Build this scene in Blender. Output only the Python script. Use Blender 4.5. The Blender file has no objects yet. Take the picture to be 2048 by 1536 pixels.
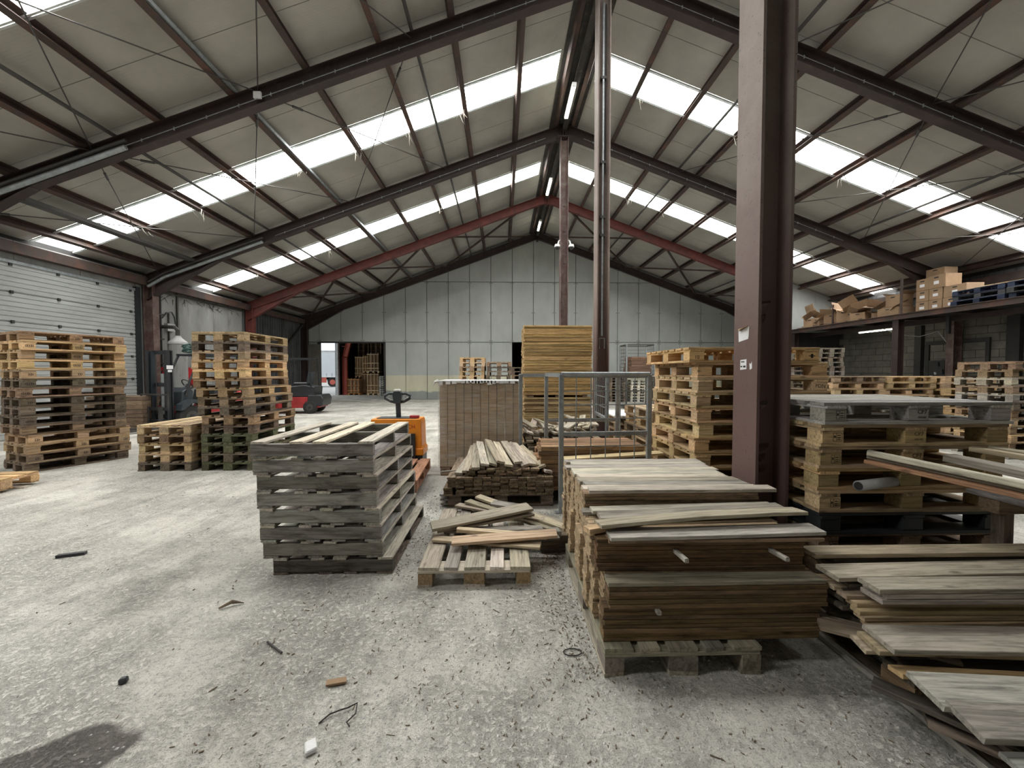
import bpy, bmesh, math, random
from mathutils import Vector, Matrix, Euler

random.seed(7)
R = random.Random(11)
SC = bpy.context.scene
COL = SC.collection
PI = math.pi

# ------------------------------------------------------------------ camera, sky, exposure
cam_d = bpy.data.cameras.new('camera')
cam_d.sensor_width = 36.0
cam_d.lens = 36.0 * 775.0 / 2048.0
cam_d.clip_start = 0.05
cam_d.clip_end = 400
cam = bpy.data.objects.new('camera', cam_d)
COL.objects.link(cam)
cam.location = (0, 0, 1.53)
cam.rotation_euler = (math.radians(90 - 1.6994), 0, math.radians(-1.4044))
SC.camera = cam

world = bpy.data.worlds.new('overcast_sky')
SC.world = world
world.use_nodes = True
wn = world.node_tree.nodes
wn['Background'].inputs[0].default_value = (0.93, 0.97, 1.0, 1)
wn['Background'].inputs[1].default_value = 0.8

SKYLIGHT = 9.0
SC.view_settings.view_transform = 'Standard'
SC.view_settings.look = 'None'
SC.view_settings.exposure = 0.64
SC.view_settings.gamma = 1.0
SC.view_settings.use_curve_mapping = False
SC.cycles.max_bounces = 7
SC.cycles.diffuse_bounces = 4
SC.cycles.glossy_bounces = 3
SC.cycles.transparent_max_bounces = 8

# ------------------------------------------------------------------ building constants
XL, XR = -11.15, 15.05          # inner faces of the long walls
RX = 1.95                        # ridge line
SL = 0.368                       # roof slope
YB, YF = 22.0, -1.9              # gable walls
FR = [-1.9, 2.88, 7.65, 12.42, 17.2, 21.85]
def raf_bot(x): return 8.98 - SL * abs(x - RX)
def raf_top(x): return raf_bot(x) + 0.36
def roof_z(x): return raf_bot(x) + 0.56

# ------------------------------------------------------------------ materials
def nodes_of(name):
    m = bpy.data.materials.new(name)
    m.use_nodes = True
    nt = m.node_tree
    return m, nt, nt.nodes['Principled BSDF']

def N(nt, t, **kw):
    n = nt.nodes.new(t)
    for k, v in kw.items():
        if k in n.inputs.keys() if isinstance(k, str) else False:
            n.inputs[k].default_value = v
        else:
            setattr(n, k, v)
    return n

def ramp(nt, stops):
    r = nt.nodes.new('ShaderNodeValToRGB')
    e = r.color_ramp.elements
    while len(e) < len(stops): e.new(0.5)
    for q, (p, c) in zip(e, stops):
        q.position = p
        q.color = (c, c, c, 1) if isinstance(c, (int, float)) else (*c, 1)
    return r

def mixc(nt, a, b, fac, mode='MIX'):
    m = nt.nodes.new('ShaderNodeMix')
    m.data_type = 'RGBA'; m.blend_type = mode
    def put(sock, v):
        if hasattr(v, 'links') or hasattr(v, 'is_linked'): nt.links.new(v, sock)
        elif isinstance(v, (int, float)): sock.default_value = v
        else: sock.default_value = (*v, 1)
    put(m.inputs[0], fac); put(m.inputs[6], a); put(m.inputs[7], b)
    return m.outputs[2]

def noise(nt, scale, detail=4, rough=0.6, vec=None, dist=0.0):
    n = nt.nodes.new('ShaderNodeTexNoise')
    n.inputs['Scale'].default_value = scale
    n.inputs['Detail'].default_value = detail
    n.inputs['Roughness'].default_value = rough
    n.inputs['Distortion'].default_value = dist
    if vec is not None: nt.links.new(vec, n.inputs['Vector'])
    return n.outputs['Fac']

def mapping(nt, vec, scale=(1, 1, 1), loc=(0, 0, 0), rot=(0, 0, 0)):
    m = nt.nodes.new('ShaderNodeMapping')
    m.inputs['Scale'].default_value = scale
    m.inputs['Location'].default_value = loc
    m.inputs['Rotation'].default_value = rot
    nt.links.new(vec, m.inputs['Vector'])
    return m.outputs[0]

def bump(nt, b, h, strength=0.3, dist=0.01, prev=None):
    n = nt.nodes.new('ShaderNodeBump')
    n.inputs['Strength'].default_value = strength
    n.inputs['Distance'].default_value = dist
    nt.links.new(h, n.inputs['Height'])
    if prev is not None: nt.links.new(prev, n.inputs['Normal'])
    if b is not None: nt.links.new(n.outputs[0], b.inputs['Normal'])
    return n.outputs[0]

def objcoord(nt): return nt.nodes.new('ShaderNodeTexCoord').outputs['Object']
def poscoord(nt): return nt.nodes.new('ShaderNodeNewGeometry').outputs['Position']

def pmat(name, col, rough=0.6, metal=0.0, var=0.25, scale=3.0, col2=None, thresh=(0.5, 0.7), bmp=0.0, bscale=60, stretch=(1, 1, 1), world_co=True):
    m, nt, b = nodes_of(name)
    co = mapping(nt, poscoord(nt) if world_co else objcoord(nt), stretch)
    f = noise(nt, scale, 6, 0.65, co)
    r = ramp(nt, [(0.3, 1 - var), (0.7, 1 + var)])
    nt.links.new(f, r.inputs[0])
    c = mixc(nt, col, r.outputs[0], 1.0, 'MULTIPLY')
    if col2 is not None:
        f2 = noise(nt, scale * 2.3, 8, 0.7, co, 0.4)
        r2 = ramp(nt, [(thresh[0], 0.0), (thresh[1], 1.0)])
        nt.links.new(f2, r2.inputs[0])
        c = mixc(nt, c, col2, r2.outputs[0])
    nt.links.new(c, b.inputs['Base Color'])
    b.inputs['Roughness'].default_value = rough
    b.inputs['Metallic'].default_value = metal
    if bmp > 0: bump(nt, b, noise(nt, bscale, 5, 0.7, co), bmp, 0.01)
    return m

def wood_material():
    m, nt, b = nodes_of('sawn_wood')
    oi = nt.nodes.new('ShaderNodeObjectInfo')
    tc = objcoord(nt)
    off = nt.nodes.new('ShaderNodeVectorMath'); off.operation = 'SCALE'
    cmb = nt.nodes.new('ShaderNodeCombineXYZ')
    for k in range(3): nt.links.new(oi.outputs['Random'], cmb.inputs[k])
    nt.links.new(cmb.outputs[0], off.inputs[0]); off.inputs['Scale'].default_value = 57.0
    add = nt.nodes.new('ShaderNodeVectorMath'); add.operation = 'ADD'
    nt.links.new(tc, add.inputs[0]); nt.links.new(off.outputs[0], add.inputs[1])
    grain_co = mapping(nt, add.outputs[0], (1.6, 26, 26))
    g = noise(nt, 2.2, 6, 0.65, grain_co, 0.6)
    r1 = ramp(nt, [(0.3, 0.42), (0.52, 1.0), (0.75, 1.28)])
    nt.links.new(g, r1.inputs[0])
    c = mixc(nt, oi.outputs['Color'], r1.outputs[0], 1.0, 'MULTIPLY')
    # per-piece lightness
    r2 = ramp(nt, [(0.0, 0.72), (1.0, 1.25)])
    nt.links.new(oi.outputs['Random'], r2.inputs[0])
    c = mixc(nt, c, r2.outputs[0], 1.0, 'MULTIPLY')
    # stains, stronger the more weathered (object alpha)
    s = noise(nt, 1.0, 7, 0.7, mapping(nt, add.outputs[0], (3.5, 16, 16)), 1.0)
    r3 = ramp(nt, [(0.46, 0.0), (0.66, 1.0)])
    nt.links.new(s, r3.inputs[0])
    mu = nt.nodes.new('ShaderNodeMath'); mu.operation = 'MULTIPLY'
    nt.links.new(r3.outputs[0], mu.inputs[0]); nt.links.new(oi.outputs['Alpha'], mu.inputs[1])
    c = mixc(nt, c, (0.03, 0.024, 0.018), mu.outputs[0])
    # knots
    v = nt.nodes.new('ShaderNodeTexVoronoi'); v.inputs['Scale'].default_value = 1.0
    nt.links.new(mapping(nt, add.outputs[0], (3.2, 8, 8)), v.inputs['Vector'])
    r4 = ramp(nt, [(0.05, 0.45), (0.14, 1.0)])
    nt.links.new(v.outputs['Distance'], r4.inputs[0])
    c = mixc(nt, c, r4.outputs[0], 1.0, 'MULTIPLY')
    nt.links.new(c, b.inputs['Base Color'])
    b.inputs['Roughness'].default_value = 0.85
    b.inputs['Specular IOR Level'].default_value = 0.25
    bump(nt, b, g, 0.35, 0.004)
    return m

WOOD = wood_material()

def floor_material():
    m, nt, b = nodes_of('dusty_concrete')
    p = poscoord(nt)
    big = noise(nt, 0.45, 5, 0.6, p, 0.6)
    r = ramp(nt, [(0.3, (0.46, 0.45, 0.405)), (0.5, (0.57, 0.56, 0.51)), (0.72, (0.66, 0.652, 0.605))])
    nt.links.new(big, r.inputs[0])
    mid = noise(nt, 7, 8, 0.7, p, 0.3)
    r2 = ramp(nt, [(0.3, 0.72), (0.48, 1.0), (0.7, 1.1)])
    nt.links.new(mid, r2.inputs[0])
    c = mixc(nt, r.outputs[0], r2.outputs[0], 1.0, 'MULTIPLY')
    # exposed aggregate
    v = nt.nodes.new('ShaderNodeTexVoronoi'); v.inputs['Scale'].default_value = 75
    nt.links.new(p, v.inputs['Vector'])
    fine = noise(nt, 130, 4, 0.7, p)
    r3 = ramp(nt, [(0.34, 0.45), (0.47, 1.0), (0.7, 1.18)])
    nt.links.new(fine, r3.inputs[0])
    c = mixc(nt, c, r3.outputs[0], 0.8, 'MULTIPLY')
    cr0 = noise(nt, 38, 5, 0.65, p, 0.3)
    rp = ramp(nt, [(0.36, 0.55), (0.47, 1.0)]); nt.links.new(cr0, rp.inputs[0])
    c = mixc(nt, c, rp.outputs[0], 0.75, 'MULTIPLY')
    # swept tyre tracks
    tr = noise(nt, 1.0, 5, 0.7, mapping(nt, p, (5.5, 0.7, 1), rot=(0, 0, 0.7)), 0.5)
    r4 = ramp(nt, [(0.38, 0.8), (0.5, 1.0), (0.66, 1.08)])
    nt.links.new(tr, r4.inputs[0])
    c = mixc(nt, c, r4.outputs[0], 0.8, 'MULTIPLY')
    # oil patch
    d = nt.nodes.new('ShaderNodeVectorMath'); d.operation = 'LENGTH'
    pm = mapping(nt, p, (1, 1, 0), (0, 0, 0))
    sub = nt.nodes.new('ShaderNodeVectorMath'); sub.operation = 'SUBTRACT'
    nt.links.new(pm, sub.inputs[0]); sub.inputs[1].default_value = (-1.79, 1.47, 0)
    rot = mapping(nt, mapping(nt, sub.outputs[0], rot=(0, 0, -0.56)), (2.3, 3.9, 0))
    dn = nt.nodes.new('ShaderNodeTexNoise'); dn.inputs['Scale'].default_value = 6
    dn.inputs['Detail'].default_value = 5
    nt.links.new(p, dn.inputs['Vector'])
    nt.links.new(rot, d.inputs[0])
    ad = nt.nodes.new('ShaderNodeMath'); ad.operation = 'MULTIPLY_ADD'
    nt.links.new(dn.outputs['Fac'], ad.inputs[0]); ad.inputs[1].default_value = 0.5
    nt.links.new(d.outputs['Value'], ad.inputs[2])
    r5 = ramp(nt, [(0.86, 0.85), (0.95, 0.0)])
    nt.links.new(ad.outputs[0], r5.inputs[0])
    c = mixc(nt, c, (0.09, 0.082, 0.075), r5.outputs[0])
    nt.links.new(c, b.inputs['Base Color'])
    b.inputs['Roughness'].default_value = 0.9
    b.inputs['Specular IOR Level'].default_value = 0.2
    crumb = noise(nt, 38, 5, 0.65, p, 0.3)
    rc = ramp(nt, [(0.40, 0.0), (0.56, 1.0)]); nt.links.new(crumb, rc.inputs[0])
    big2 = noise(nt, 1.1, 4, 0.6, p); rm = ramp(nt, [(0.42, 0.15), (0.6, 1.0)]); nt.links.new(big2, rm.inputs[0])
    cm = nt.nodes.new('ShaderNodeMath'); cm.operation = 'MULTIPLY'; nt.links.new(rc.outputs[0], cm.inputs[0]); nt.links.new(rm.outputs[0], cm.inputs[1])
    n1 = bump(nt, None, cm.outputs[0], 0.9, 0.013)
    n2 = bump(nt, None, fine, 0.6, 0.005, n1)
    bump(nt, b, mid, 0.7, 0.025, n2)
    return m

def gable_material():
    m, nt, b = nodes_of('painted_wall_boards')
    p = poscoord(nt)
    sep = nt.nodes.new('ShaderNodeSeparateXYZ'); nt.links.new(p, sep.inputs[0])
    z = nt.nodes.new('ShaderNodeMath'); z.operation = 'MULTIPLY_ADD'
    ns = noise(nt, 0.9, 6, 0.7, p)
    nt.links.new(ns, z.inputs[0]); z.inputs[1].default_value = 0.5; nt.links.new(sep.outputs[2], z.inputs[2])
    zz = nt.nodes.new('ShaderNodeMath'); zz.operation = 'DIVIDE'; zz.inputs[1].default_value = 10
    nt.links.new(z.outputs[0], zz.inputs[0])
    r = ramp(nt, [(0.0, (0.23, 0.25, 0.24)), (0.073, (0.23, 0.25, 0.24)), (0.075, (0.50, 0.49, 0.37)), (0.1, (0.50, 0.49, 0.37))])
    r.color_ramp.interpolation = 'LINEAR'
    nt.links.new(zz.outputs[0], r.inputs[0])
    gt = nt.nodes.new('ShaderNodeMath'); gt.operation = 'GREATER_THAN'; gt.inputs[1].default_value = 1.37
    nt.links.new(sep.outputs[2], gt.inputs[0])
    c = mixc(nt, r.outputs[0], (0.37, 0.395, 0.38), gt.outputs[0])
    f = noise(nt, 0.5, 6, 0.6, p)
    r2 = ramp(nt, [(0.3, 0.86), (0.7, 1.1)]); nt.links.new(f, r2.inputs[0])
    c = mixc(nt, c, r2.outputs[0], 1.0, 'MULTIPLY')
    sc = noise(nt, 3.0, 8, 0.75, mapping(nt, p, (1, 1, 2.6)))
    r3 = ramp(nt, [(0.31, 0.5), (0.37, 1.0)]); nt.links.new(sc, r3.inputs[0])
    c = mixc(nt, c, r3.outputs[0], 0.8, 'MULTIPLY')
    st = noise(nt, 2.4, 5, 0.7, mapping(nt, p, (1.1, 1, 0.3)))
    r4 = ramp(nt, [(0.35, 0.86), (0.6, 1.03)]); nt.links.new(st, r4.inputs[0])
    c = mixc(nt, c, r4.outputs[0], 0.5, 'MULTIPLY')
    nt.links.new(c, b.inputs['Base Color'])
    b.inputs['Roughness'].default_value = 0.75
    bump(nt, b, sc, 0.2, 0.01)
    return m

def roof_material():
    m, nt, b = nodes_of('foil_faced_roof_board')
    p = poscoord(nt)
    f = noise(nt, 0.7, 6, 0.65, p)
    r = ramp(nt, [(0.3, (0.30, 0.293, 0.26)), (0.7, (0.41, 0.402, 0.365))])
    nt.links.new(f, r.inputs[0])
    s = noise(nt, 1.6, 9, 0.78, p, 0.4)
    r2 = ramp(nt, [(0.24, 0.3), (0.34, 1.0)]); nt.links.new(s, r2.inputs[0])
    c = mixc(nt, r.outputs[0], r2.outputs[0], 0.85, 'MULTIPLY')
    nt.links.new(c, b.inputs['Base Color'])
    b.inputs['Roughness'].default_value = 0.7
    w = nt.nodes.new('ShaderNodeTexWave'); w.bands_direction = 'Y'; w.inputs['Scale'].default_value = 6.5
    w.inputs['Distortion'].default_value = 0.8; w.inputs['Detail Scale'].default_value = 1.5
    nt.links.new(p, w.inputs['Vector'])
    bump(nt, b, w.outputs['Fac'], 0.12, 0.006)
    return m

def emit(name, col, s):
    m, nt, b = nodes_of(name)
    b.inputs['Base Color'].default_value = (*col, 1)
    b.inputs['Emission Color'].default_value = (*col, 1)
    b.inputs['Emission Strength'].default_value = s
    return m

M = {}
M['floor'] = floor_material()
M['gable'] = gable_material()
M['roof'] = roof_material()
M['sky'] = emit('translucent_sheet', (1.0, 0.99, 0.955), SKYLIGHT)
M['tube'] = emit('fluorescent_tube', (1.0, 0.97, 0.78), 9.0)
M['steel'] = pmat('brown_painted_steel', (0.035, 0.022, 0.021), 0.5, 0, 0.35, 1.5, (0.06, 0.05, 0.045), (0.55, 0.75), 0.1)
M['steelcol'] = pmat('dusty_maroon_steel', (0.105, 0.058, 0.052), 0.6, 0, 0.3, 2.0, (0.20, 0.165, 0.145), (0.45, 0.7), 0.25, 55)
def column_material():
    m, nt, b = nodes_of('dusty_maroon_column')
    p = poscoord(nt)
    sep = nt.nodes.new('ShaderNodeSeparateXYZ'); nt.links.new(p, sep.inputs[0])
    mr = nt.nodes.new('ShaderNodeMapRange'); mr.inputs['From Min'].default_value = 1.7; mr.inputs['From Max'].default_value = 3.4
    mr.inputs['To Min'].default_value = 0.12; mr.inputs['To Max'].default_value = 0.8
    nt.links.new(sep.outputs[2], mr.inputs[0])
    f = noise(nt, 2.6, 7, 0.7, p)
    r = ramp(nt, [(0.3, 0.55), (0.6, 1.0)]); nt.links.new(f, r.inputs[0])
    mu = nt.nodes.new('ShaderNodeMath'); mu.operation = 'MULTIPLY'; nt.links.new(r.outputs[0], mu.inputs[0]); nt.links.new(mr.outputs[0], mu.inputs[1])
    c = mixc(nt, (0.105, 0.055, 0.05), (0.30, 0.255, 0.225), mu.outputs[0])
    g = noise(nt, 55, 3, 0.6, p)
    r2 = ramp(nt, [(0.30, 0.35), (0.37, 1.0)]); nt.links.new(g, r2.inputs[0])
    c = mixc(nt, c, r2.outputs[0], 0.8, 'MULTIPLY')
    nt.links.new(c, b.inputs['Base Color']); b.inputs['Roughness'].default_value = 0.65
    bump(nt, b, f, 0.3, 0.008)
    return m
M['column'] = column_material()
M['steelred'] = pmat('red_oxide_steel', (0.13, 0.03, 0.024), 0.6, 0, 0.35, 2.0, (0.05, 0.025, 0.02), (0.5, 0.7), 0.1)
M['purlin'] = pmat('rusty_purlin_steel', (0.055, 0.038, 0.032), 0.7, 0, 0.4, 0.8, (0.10, 0.052, 0.038), (0.48, 0.62), 0.1)
M['pipe'] = pmat('dark_pipe', (0.05, 0.048, 0.045), 0.6)
M['ridge'] = pmat('sooty_ridge_sheet', (0.045, 0.042, 0.038), 0.9, 0, 0.4, 4, (0.15, 0.12, 0.09), (0.55, 0.75))
M['galv'] = pmat('galvanised_steel', (0.30, 0.33, 0.345), 0.45, 0.55, 0.25, 6, (0.42, 0.45, 0.47), (0.5, 0.7))
M['alu'] = pmat('skylight_edge_profile', (0.5, 0.53, 0.53), 0.4, 0.3)
M['concrete'] = pmat('cast_concrete', (0.27, 0.275, 0.27), 0.8, 0, 0.3, 1.0, (0.13, 0.13, 0.12), (0.55, 0.75), 0.3, 30, (1, 1.5, 0.35))
M['corr'] = pmat('weathered_corrugated_sheet', (0.10, 0.105, 0.11), 0.5, 0.3, 0.4, 1.5, (0.03, 0.03, 0.03), (0.5, 0.7), 0, 60, (1, 3, 0.3))
M['doorw'] = pmat('white_door_panel', (0.40, 0.42, 0.42), 0.45, 0, 0.12, 1.5, (0.26, 0.27, 0.265), (0.55, 0.8), 0, 60, (1, 0.6, 2))
M['block'] = pmat('concrete_block', (0.13, 0.122, 0.104), 0.9, 0, 0.3, 2.0, None, (0.5, 0.7), 0.4, 60)
M['dark'] = pmat('dark_interior_paint', (0.03, 0.03, 0.03), 0.8)
M['black'] = pmat('black_machine_paint', (0.018, 0.021, 0.024), 0.4, 0, 0.2, 4)
M['rubber'] = pmat('tyre_rubber', (0.02, 0.02, 0.02), 0.85)
M['red'] = pmat('red_machine_paint', (0.32, 0.025, 0.028), 0.4, 0, 0.25, 4)
M['reelred'] = pmat('red_hose_reel', (0.42, 0.012, 0.018), 0.45)
M['orange'] = pmat('orange_truck_paint', (0.80, 0.27, 0.012), 0.4, 0, 0.12, 5, (0.35, 0.16, 0.03), (0.62, 0.8))
M['anth'] = pmat('anthracite_plastic', (0.028, 0.037, 0.045), 0.45, 0, 0.15, 8)
M['white'] = pmat('white_paint', (0.72, 0.73, 0.73), 0.6, 0, 0.1)
M['paper'] = pmat('white_paper_label', (0.75, 0.76, 0.78), 0.7, 0, 0.05)
M['ink'] = pmat('black_ink', (0.025, 0.02, 0.016), 0.9)
M['green'] = pmat('green_hose', (0.03, 0.09, 0.075), 0.5)
M['yel'] = pmat('yellow_part', (0.75, 0.5, 0.03), 0.5)
M['card'] = pmat('cardboard', (0.30, 0.20, 0.12), 0.85, 0, 0.2, 3)
M['bark'] = pmat('dry_bark', (0.17, 0.13, 0.09), 0.95, 0, 0.5, 20)
M['cardedge'] = pmat('stacked_cardboard_edges', (0.44, 0.315, 0.185), 0.9, 0, 0.35, 1.0, (0.26, 0.175, 0.10), (0.5, 0.72), 0.5, 5, (3, 3, 60))
M['tarp'] = pmat('white_trailer_curtain', (0.62, 0.66, 0.68), 0.5, 0, 0.06, 1)
M['cabgrey'] = pmat('grey_tank_paint', (0.42, 0.43, 0.43), 0.6, 0, 0.25, 3)
M['pinkred'] = pmat('faded_red_steel', (0.50, 0.11, 0.075), 0.6, 0, 0.2, 2)
M['ground'] = pmat('pale_yard_concrete', (0.55, 0.55, 0.53), 0.9, 0, 0.1, 0.6)
M['web'] = pmat('dusty_cobweb', (0.34, 0.32, 0.28), 0.95, 0, 0.3, 10)
M['plas'] = pmat('black_plastic_pallet', (0.022, 0.025, 0.028), 0.55)

def film_material():
    m, nt, b = nodes_of('stretch_film')
    nt.nodes.remove(b)
    out = nt.nodes['Material Output']
    tr = nt.nodes.new('ShaderNodeBsdfTransparent'); tr.inputs[0].default_value = (0.97, 0.97, 0.97, 1)
    gl = nt.nodes.new('ShaderNodeBsdfGlossy'); gl.inputs['Roughness'].default_value = 0.25
    df = nt.nodes.new('ShaderNodeBsdfDiffuse'); df.inputs[0].default_value = (0.7, 0.72, 0.74, 1)
    p = poscoord(nt)
    f = noise(nt, 2.0, 7, 0.75, mapping(nt, p, (1.2, 1.2, 9)), 1.2)
    r = ramp(nt, [(0.40, 0.06), (0.58, 0.30), (0.74, 0.65)]); nt.links.new(f, r.inputs[0])
    m1 = nt.nodes.new('ShaderNodeMixShader'); m1.inputs[0].default_value = 0.5
    nt.links.new(gl.outputs[0], m1.inputs[1]); nt.links.new(df.outputs[0], m1.inputs[2])
    m2 = nt.nodes.new('ShaderNodeMixShader')
    nt.links.new(r.outputs[0], m2.inputs[0]); nt.links.new(tr.outputs[0], m2.inputs[1]); nt.links.new(m1.outputs[0], m2.inputs[2])
    nt.links.new(m2.outputs[0], out.inputs[0])
    return m
M['film'] = film_material()

# ------------------------------------------------------------------ mesh helpers
class MB:
    def __init__(s): s.v = []; s.f = []
    def add(s, vs, fs):
        o = len(s.v); s.v += [tuple(v) for v in vs]; s.f += [tuple(i + o for i in f) for f in fs]
        return s
    def obox(s, c, ax, ay, az):
        c, ax, ay, az = Vector(c), Vector(ax), Vector(ay), Vector(az)
        vs = [c + ax * i + ay * j + az * k for k in (-1, 1) for j in (-1, 1) for i in (-1, 1)]
        return s.add(vs, [(0, 2, 3, 1), (4, 5, 7, 6), (0, 1, 5, 4), (2, 6, 7, 3), (0, 4, 6, 2), (1, 3, 7, 5)])
    def box(s, x0, x1, y0, y1, z0, z1):
        return s.obox(((x0 + x1) / 2, (y0 + y1) / 2, (z0 + z1) / 2), ((x1 - x0) / 2, 0, 0), (0, (y1 - y0) / 2, 0), (0, 0, (z1 - z0) / 2))
    def bar(s, p0, p1, w, h, up=(0, 0, 1)):
        p0, p1 = Vector(p0), Vector(p1); d = p1 - p0; L = d.length; d = d / L
        up = Vector(up); side = d.cross(up)
        if side.length < 1e-4: side = d.cross(Vector((1, 0, 0)))
        side.normalize(); u2 = side.cross(d)
        return s.obox((p0 + p1) / 2, d * (L / 2), side * (w / 2), u2 * (h / 2))
    def ibeam(s, p0, p1, h, b, tw=0.012, tf=0.018, up=(0, 0, 1)):
        p0, p1 = Vector(p0), Vector(p1); d = (p1 - p0).normalized()
        side = d.cross(Vector(up)).normalized(); u2 = side.cross(d)
        s.bar(p0, p1, tw, h - 2 * tf, up)
        for q in (-1, 1):
            o = u2 * (q * (h / 2 - tf / 2)); s.bar(p0 + o, p1 + o, b, tf, up)
        return s
    def tube(s, pts, r, n=8, cap=True):
        pts = [Vector(p) for p in pts]; rings = []
        for i, p in enumerate(pts):
            d = (pts[min(i + 1, len(pts) - 1)] - pts[max(i - 1, 0)]).normalized()
            a = d.cross(Vector((0, 0, 1)))
            if a.length < 1e-3: a = d.cross(Vector((1, 0, 0)))
            a.normalize(); b = d.cross(a)
            rr = r[i] if isinstance(r, (list, tuple)) else r
            rings.append([p + (a * math.cos(2 * PI * k / n) + b * math.sin(2 * PI * k / n)) * rr for k in range(n)])
        vs = [v for g in rings for v in g]; fs = []
        for i in range(len(rings) - 1):
            for k in range(n):
                k2 = (k + 1) % n
                fs.append((i * n + k, i * n + k2, (i + 1) * n + k2, (i + 1) * n + k))
        if cap:
            fs.append(tuple(range(n - 1, -1, -1))); fs.append(tuple((len(rings) - 1) * n + k for k in range(n)))
        return s.add(vs, fs)
    def prism(s, poly, axis, t0, t1):
        """extrude a 2-D polygon; axis 'x': poly=(y,z), 'y': poly=(x,z), 'z': poly=(x,y)"""
        def P(a, b, t): return {'x': (t, a, b), 'y': (a, t, b), 'z': (a, b, t)}[axis]
        n = len(poly)
        vs = [P(a, b, t0) for a, b in poly] + [P(a, b, t1) for a, b in poly]
        fs = [tuple(range(n)), tuple(range(2 * n - 1, n - 1, -1))] + [(i, n + i, n + (i + 1) % n, (i + 1) % n) for i in range(n)]
        return s.add(vs, fs)
    def mesh(s, name, mat, bevel=0.0, smooth=False):
        me = bpy.data.meshes.new(name)
        me.from_pydata(s.v, [], s.f)
        bm = bmesh.new(); bm.from_mesh(me)
        bmesh.ops.recalc_face_normals(bm, faces=bm.faces)
        if bevel > 0:
            bmesh.ops.bevel(bm, geom=list(bm.edges), offset=bevel, segments=1, affect='EDGES', profile=0.5)
        bm.to_mesh(me); bm.free()
        if smooth:
            for p in me.polygons: p.use_smooth = True
        me.materials.append(mat)
        return me

def obj(name, me, parent=None, loc=(0, 0, 0), rot=(0, 0, 0), color=None):
    o = bpy.data.objects.new(name, me)
    COL.objects.link(o)
    o.location = loc; o.rotation_euler = rot
    if parent is not None: o.parent = parent
    if color is not None: o.color = color
    return o

def part(name, mb, mat, parent, bevel=0.0, smooth=False, label=None):
    o = obj(name, mb.mesh(name, M[mat] if isinstance(mat, str) else mat, bevel, smooth), parent)
    if label: o['label'] = label
    return o

def tag(o, label, cat, group=None):
    o['label'] = label; o['category'] = cat
    if group: o['group'] = group
    return o

def thing(name, label, cat, loc=(0, 0, 0), rz=0.0, group=None):
    o = bpy.data.objects.new(name, None); COL.objects.link(o)
    o.location = loc; o.rotation_euler = (0, 0, rz)
    o.empty_display_size = 0.2
    return tag(o, label, cat, group)

def struct(name, mb=None, mat=None, parent=None):
    o = obj(name, mb.mesh(name, M[mat]) if mb else None, parent)
    if parent is None: o['kind'] = 'structure'
    return o

def one(name, mb, mat, label, cat, group=None, bevel=0.0, smooth=False):
    return tag(part(name, mb, mat, None, bevel, smooth), label, cat, group)

UNITS = ['zeroth', 'first', 'second', 'third', 'fourth', 'fifth', 'sixth', 'seventh', 'eighth', 'ninth', 'tenth', 'eleventh', 'twelfth', 'thirteenth',
         'fourteenth', 'fifteenth', 'sixteenth', 'seventeenth', 'eighteenth', 'nineteenth']
TENS = ['', '', 'twent', 'thirt', 'fort', 'fift', 'sixt', 'sevent', 'eight', 'ninet']
def ordw(n):
    if n < 20: return UNITS[n]
    t, u = divmod(n, 10)
    return TENS[t] + ('ieth' if u == 0 else 'y-' + UNITS[u])

# ------------------------------------------------------------------ planks
_pl = {}
def plank_mesh(L, W, T, var=0, seg=1, bow=0.0):
    key = (round(L, 3), round(W, 3), round(T, 4), var, seg, round(bow, 3))
    if key in _pl: return _pl[key]
    rr = random.Random(hash(key) & 0xffff)
    bm = bmesh.new()
    c = 0.0025 if T < 0.05 else 0.004
    rings = []
    for i in range(seg + 1):
        x = -L / 2 + L * i / seg
        zb = bow * (1 - (2 * i / seg - 1) ** 2) if seg > 1 else 0
        w2, t2 = W / 2, T / 2
        prof = [(-w2 + c, -t2), (w2 - c, -t2), (w2, -t2 + c), (w2, t2 - c), (w2 - c, t2), (-w2 + c, t2), (-w2, t2 - c), (-w2, -t2 + c)]
        jy, jz = (rr.uniform(-.003, .003), rr.uniform(-.0008, .0008)) if var else (0, 0)
        skew = rr.uniform(-.006, .006) if var and i in (0, seg) else 0
        rings.append([bm.verts.new((x + skew * (y / w2), y + jy, z + jz + zb)) for y, z in prof])
    for a, b in zip(rings, rings[1:]):
        for k in range(8): bm.faces.new((a[k], a[(k + 1) % 8], b[(k + 1) % 8], b[k]))
    bm.faces.new(rings[0][::-1]); bm.faces.new(rings[-1])
    bmesh.ops.recalc_face_normals(bm, faces=bm.faces)
    me = bpy.data.meshes.new('plank'); bm.to_mesh(me); bm.free()
    me.materials.append(WOOD)
    _pl[key] = me
    return me

def jit(c, j=0.12, rr=R):
    k = 1 + rr.uniform(-j, j)
    return (c[0] * k * (1 + rr.uniform(-.04, .04)), c[1] * k, c[2] * k * (1 + rr.uniform(-.08, .08)), c[3])

NEW = (0.60, 0.42, 0.23, 0.10)
TAN = (0.50, 0.36, 0.215, 0.25)
BRN = (0.32, 0.225, 0.145, 0.5)
OLD = (0.20, 0.155, 0.115, 0.7)
GRY = (0.33, 0.315, 0.285, 0.55)
PALE = (0.56, 0.50, 0.40, 0.18)
DIM = (0.40, 0.37, 0.31, 0.3)
MOSS = (0.12, 0.125, 0.07, 0.7)
RED = (0.40, 0.20, 0.12, 0.3)
YEL = (0.56, 0.38, 0.17, 0.18)

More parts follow.
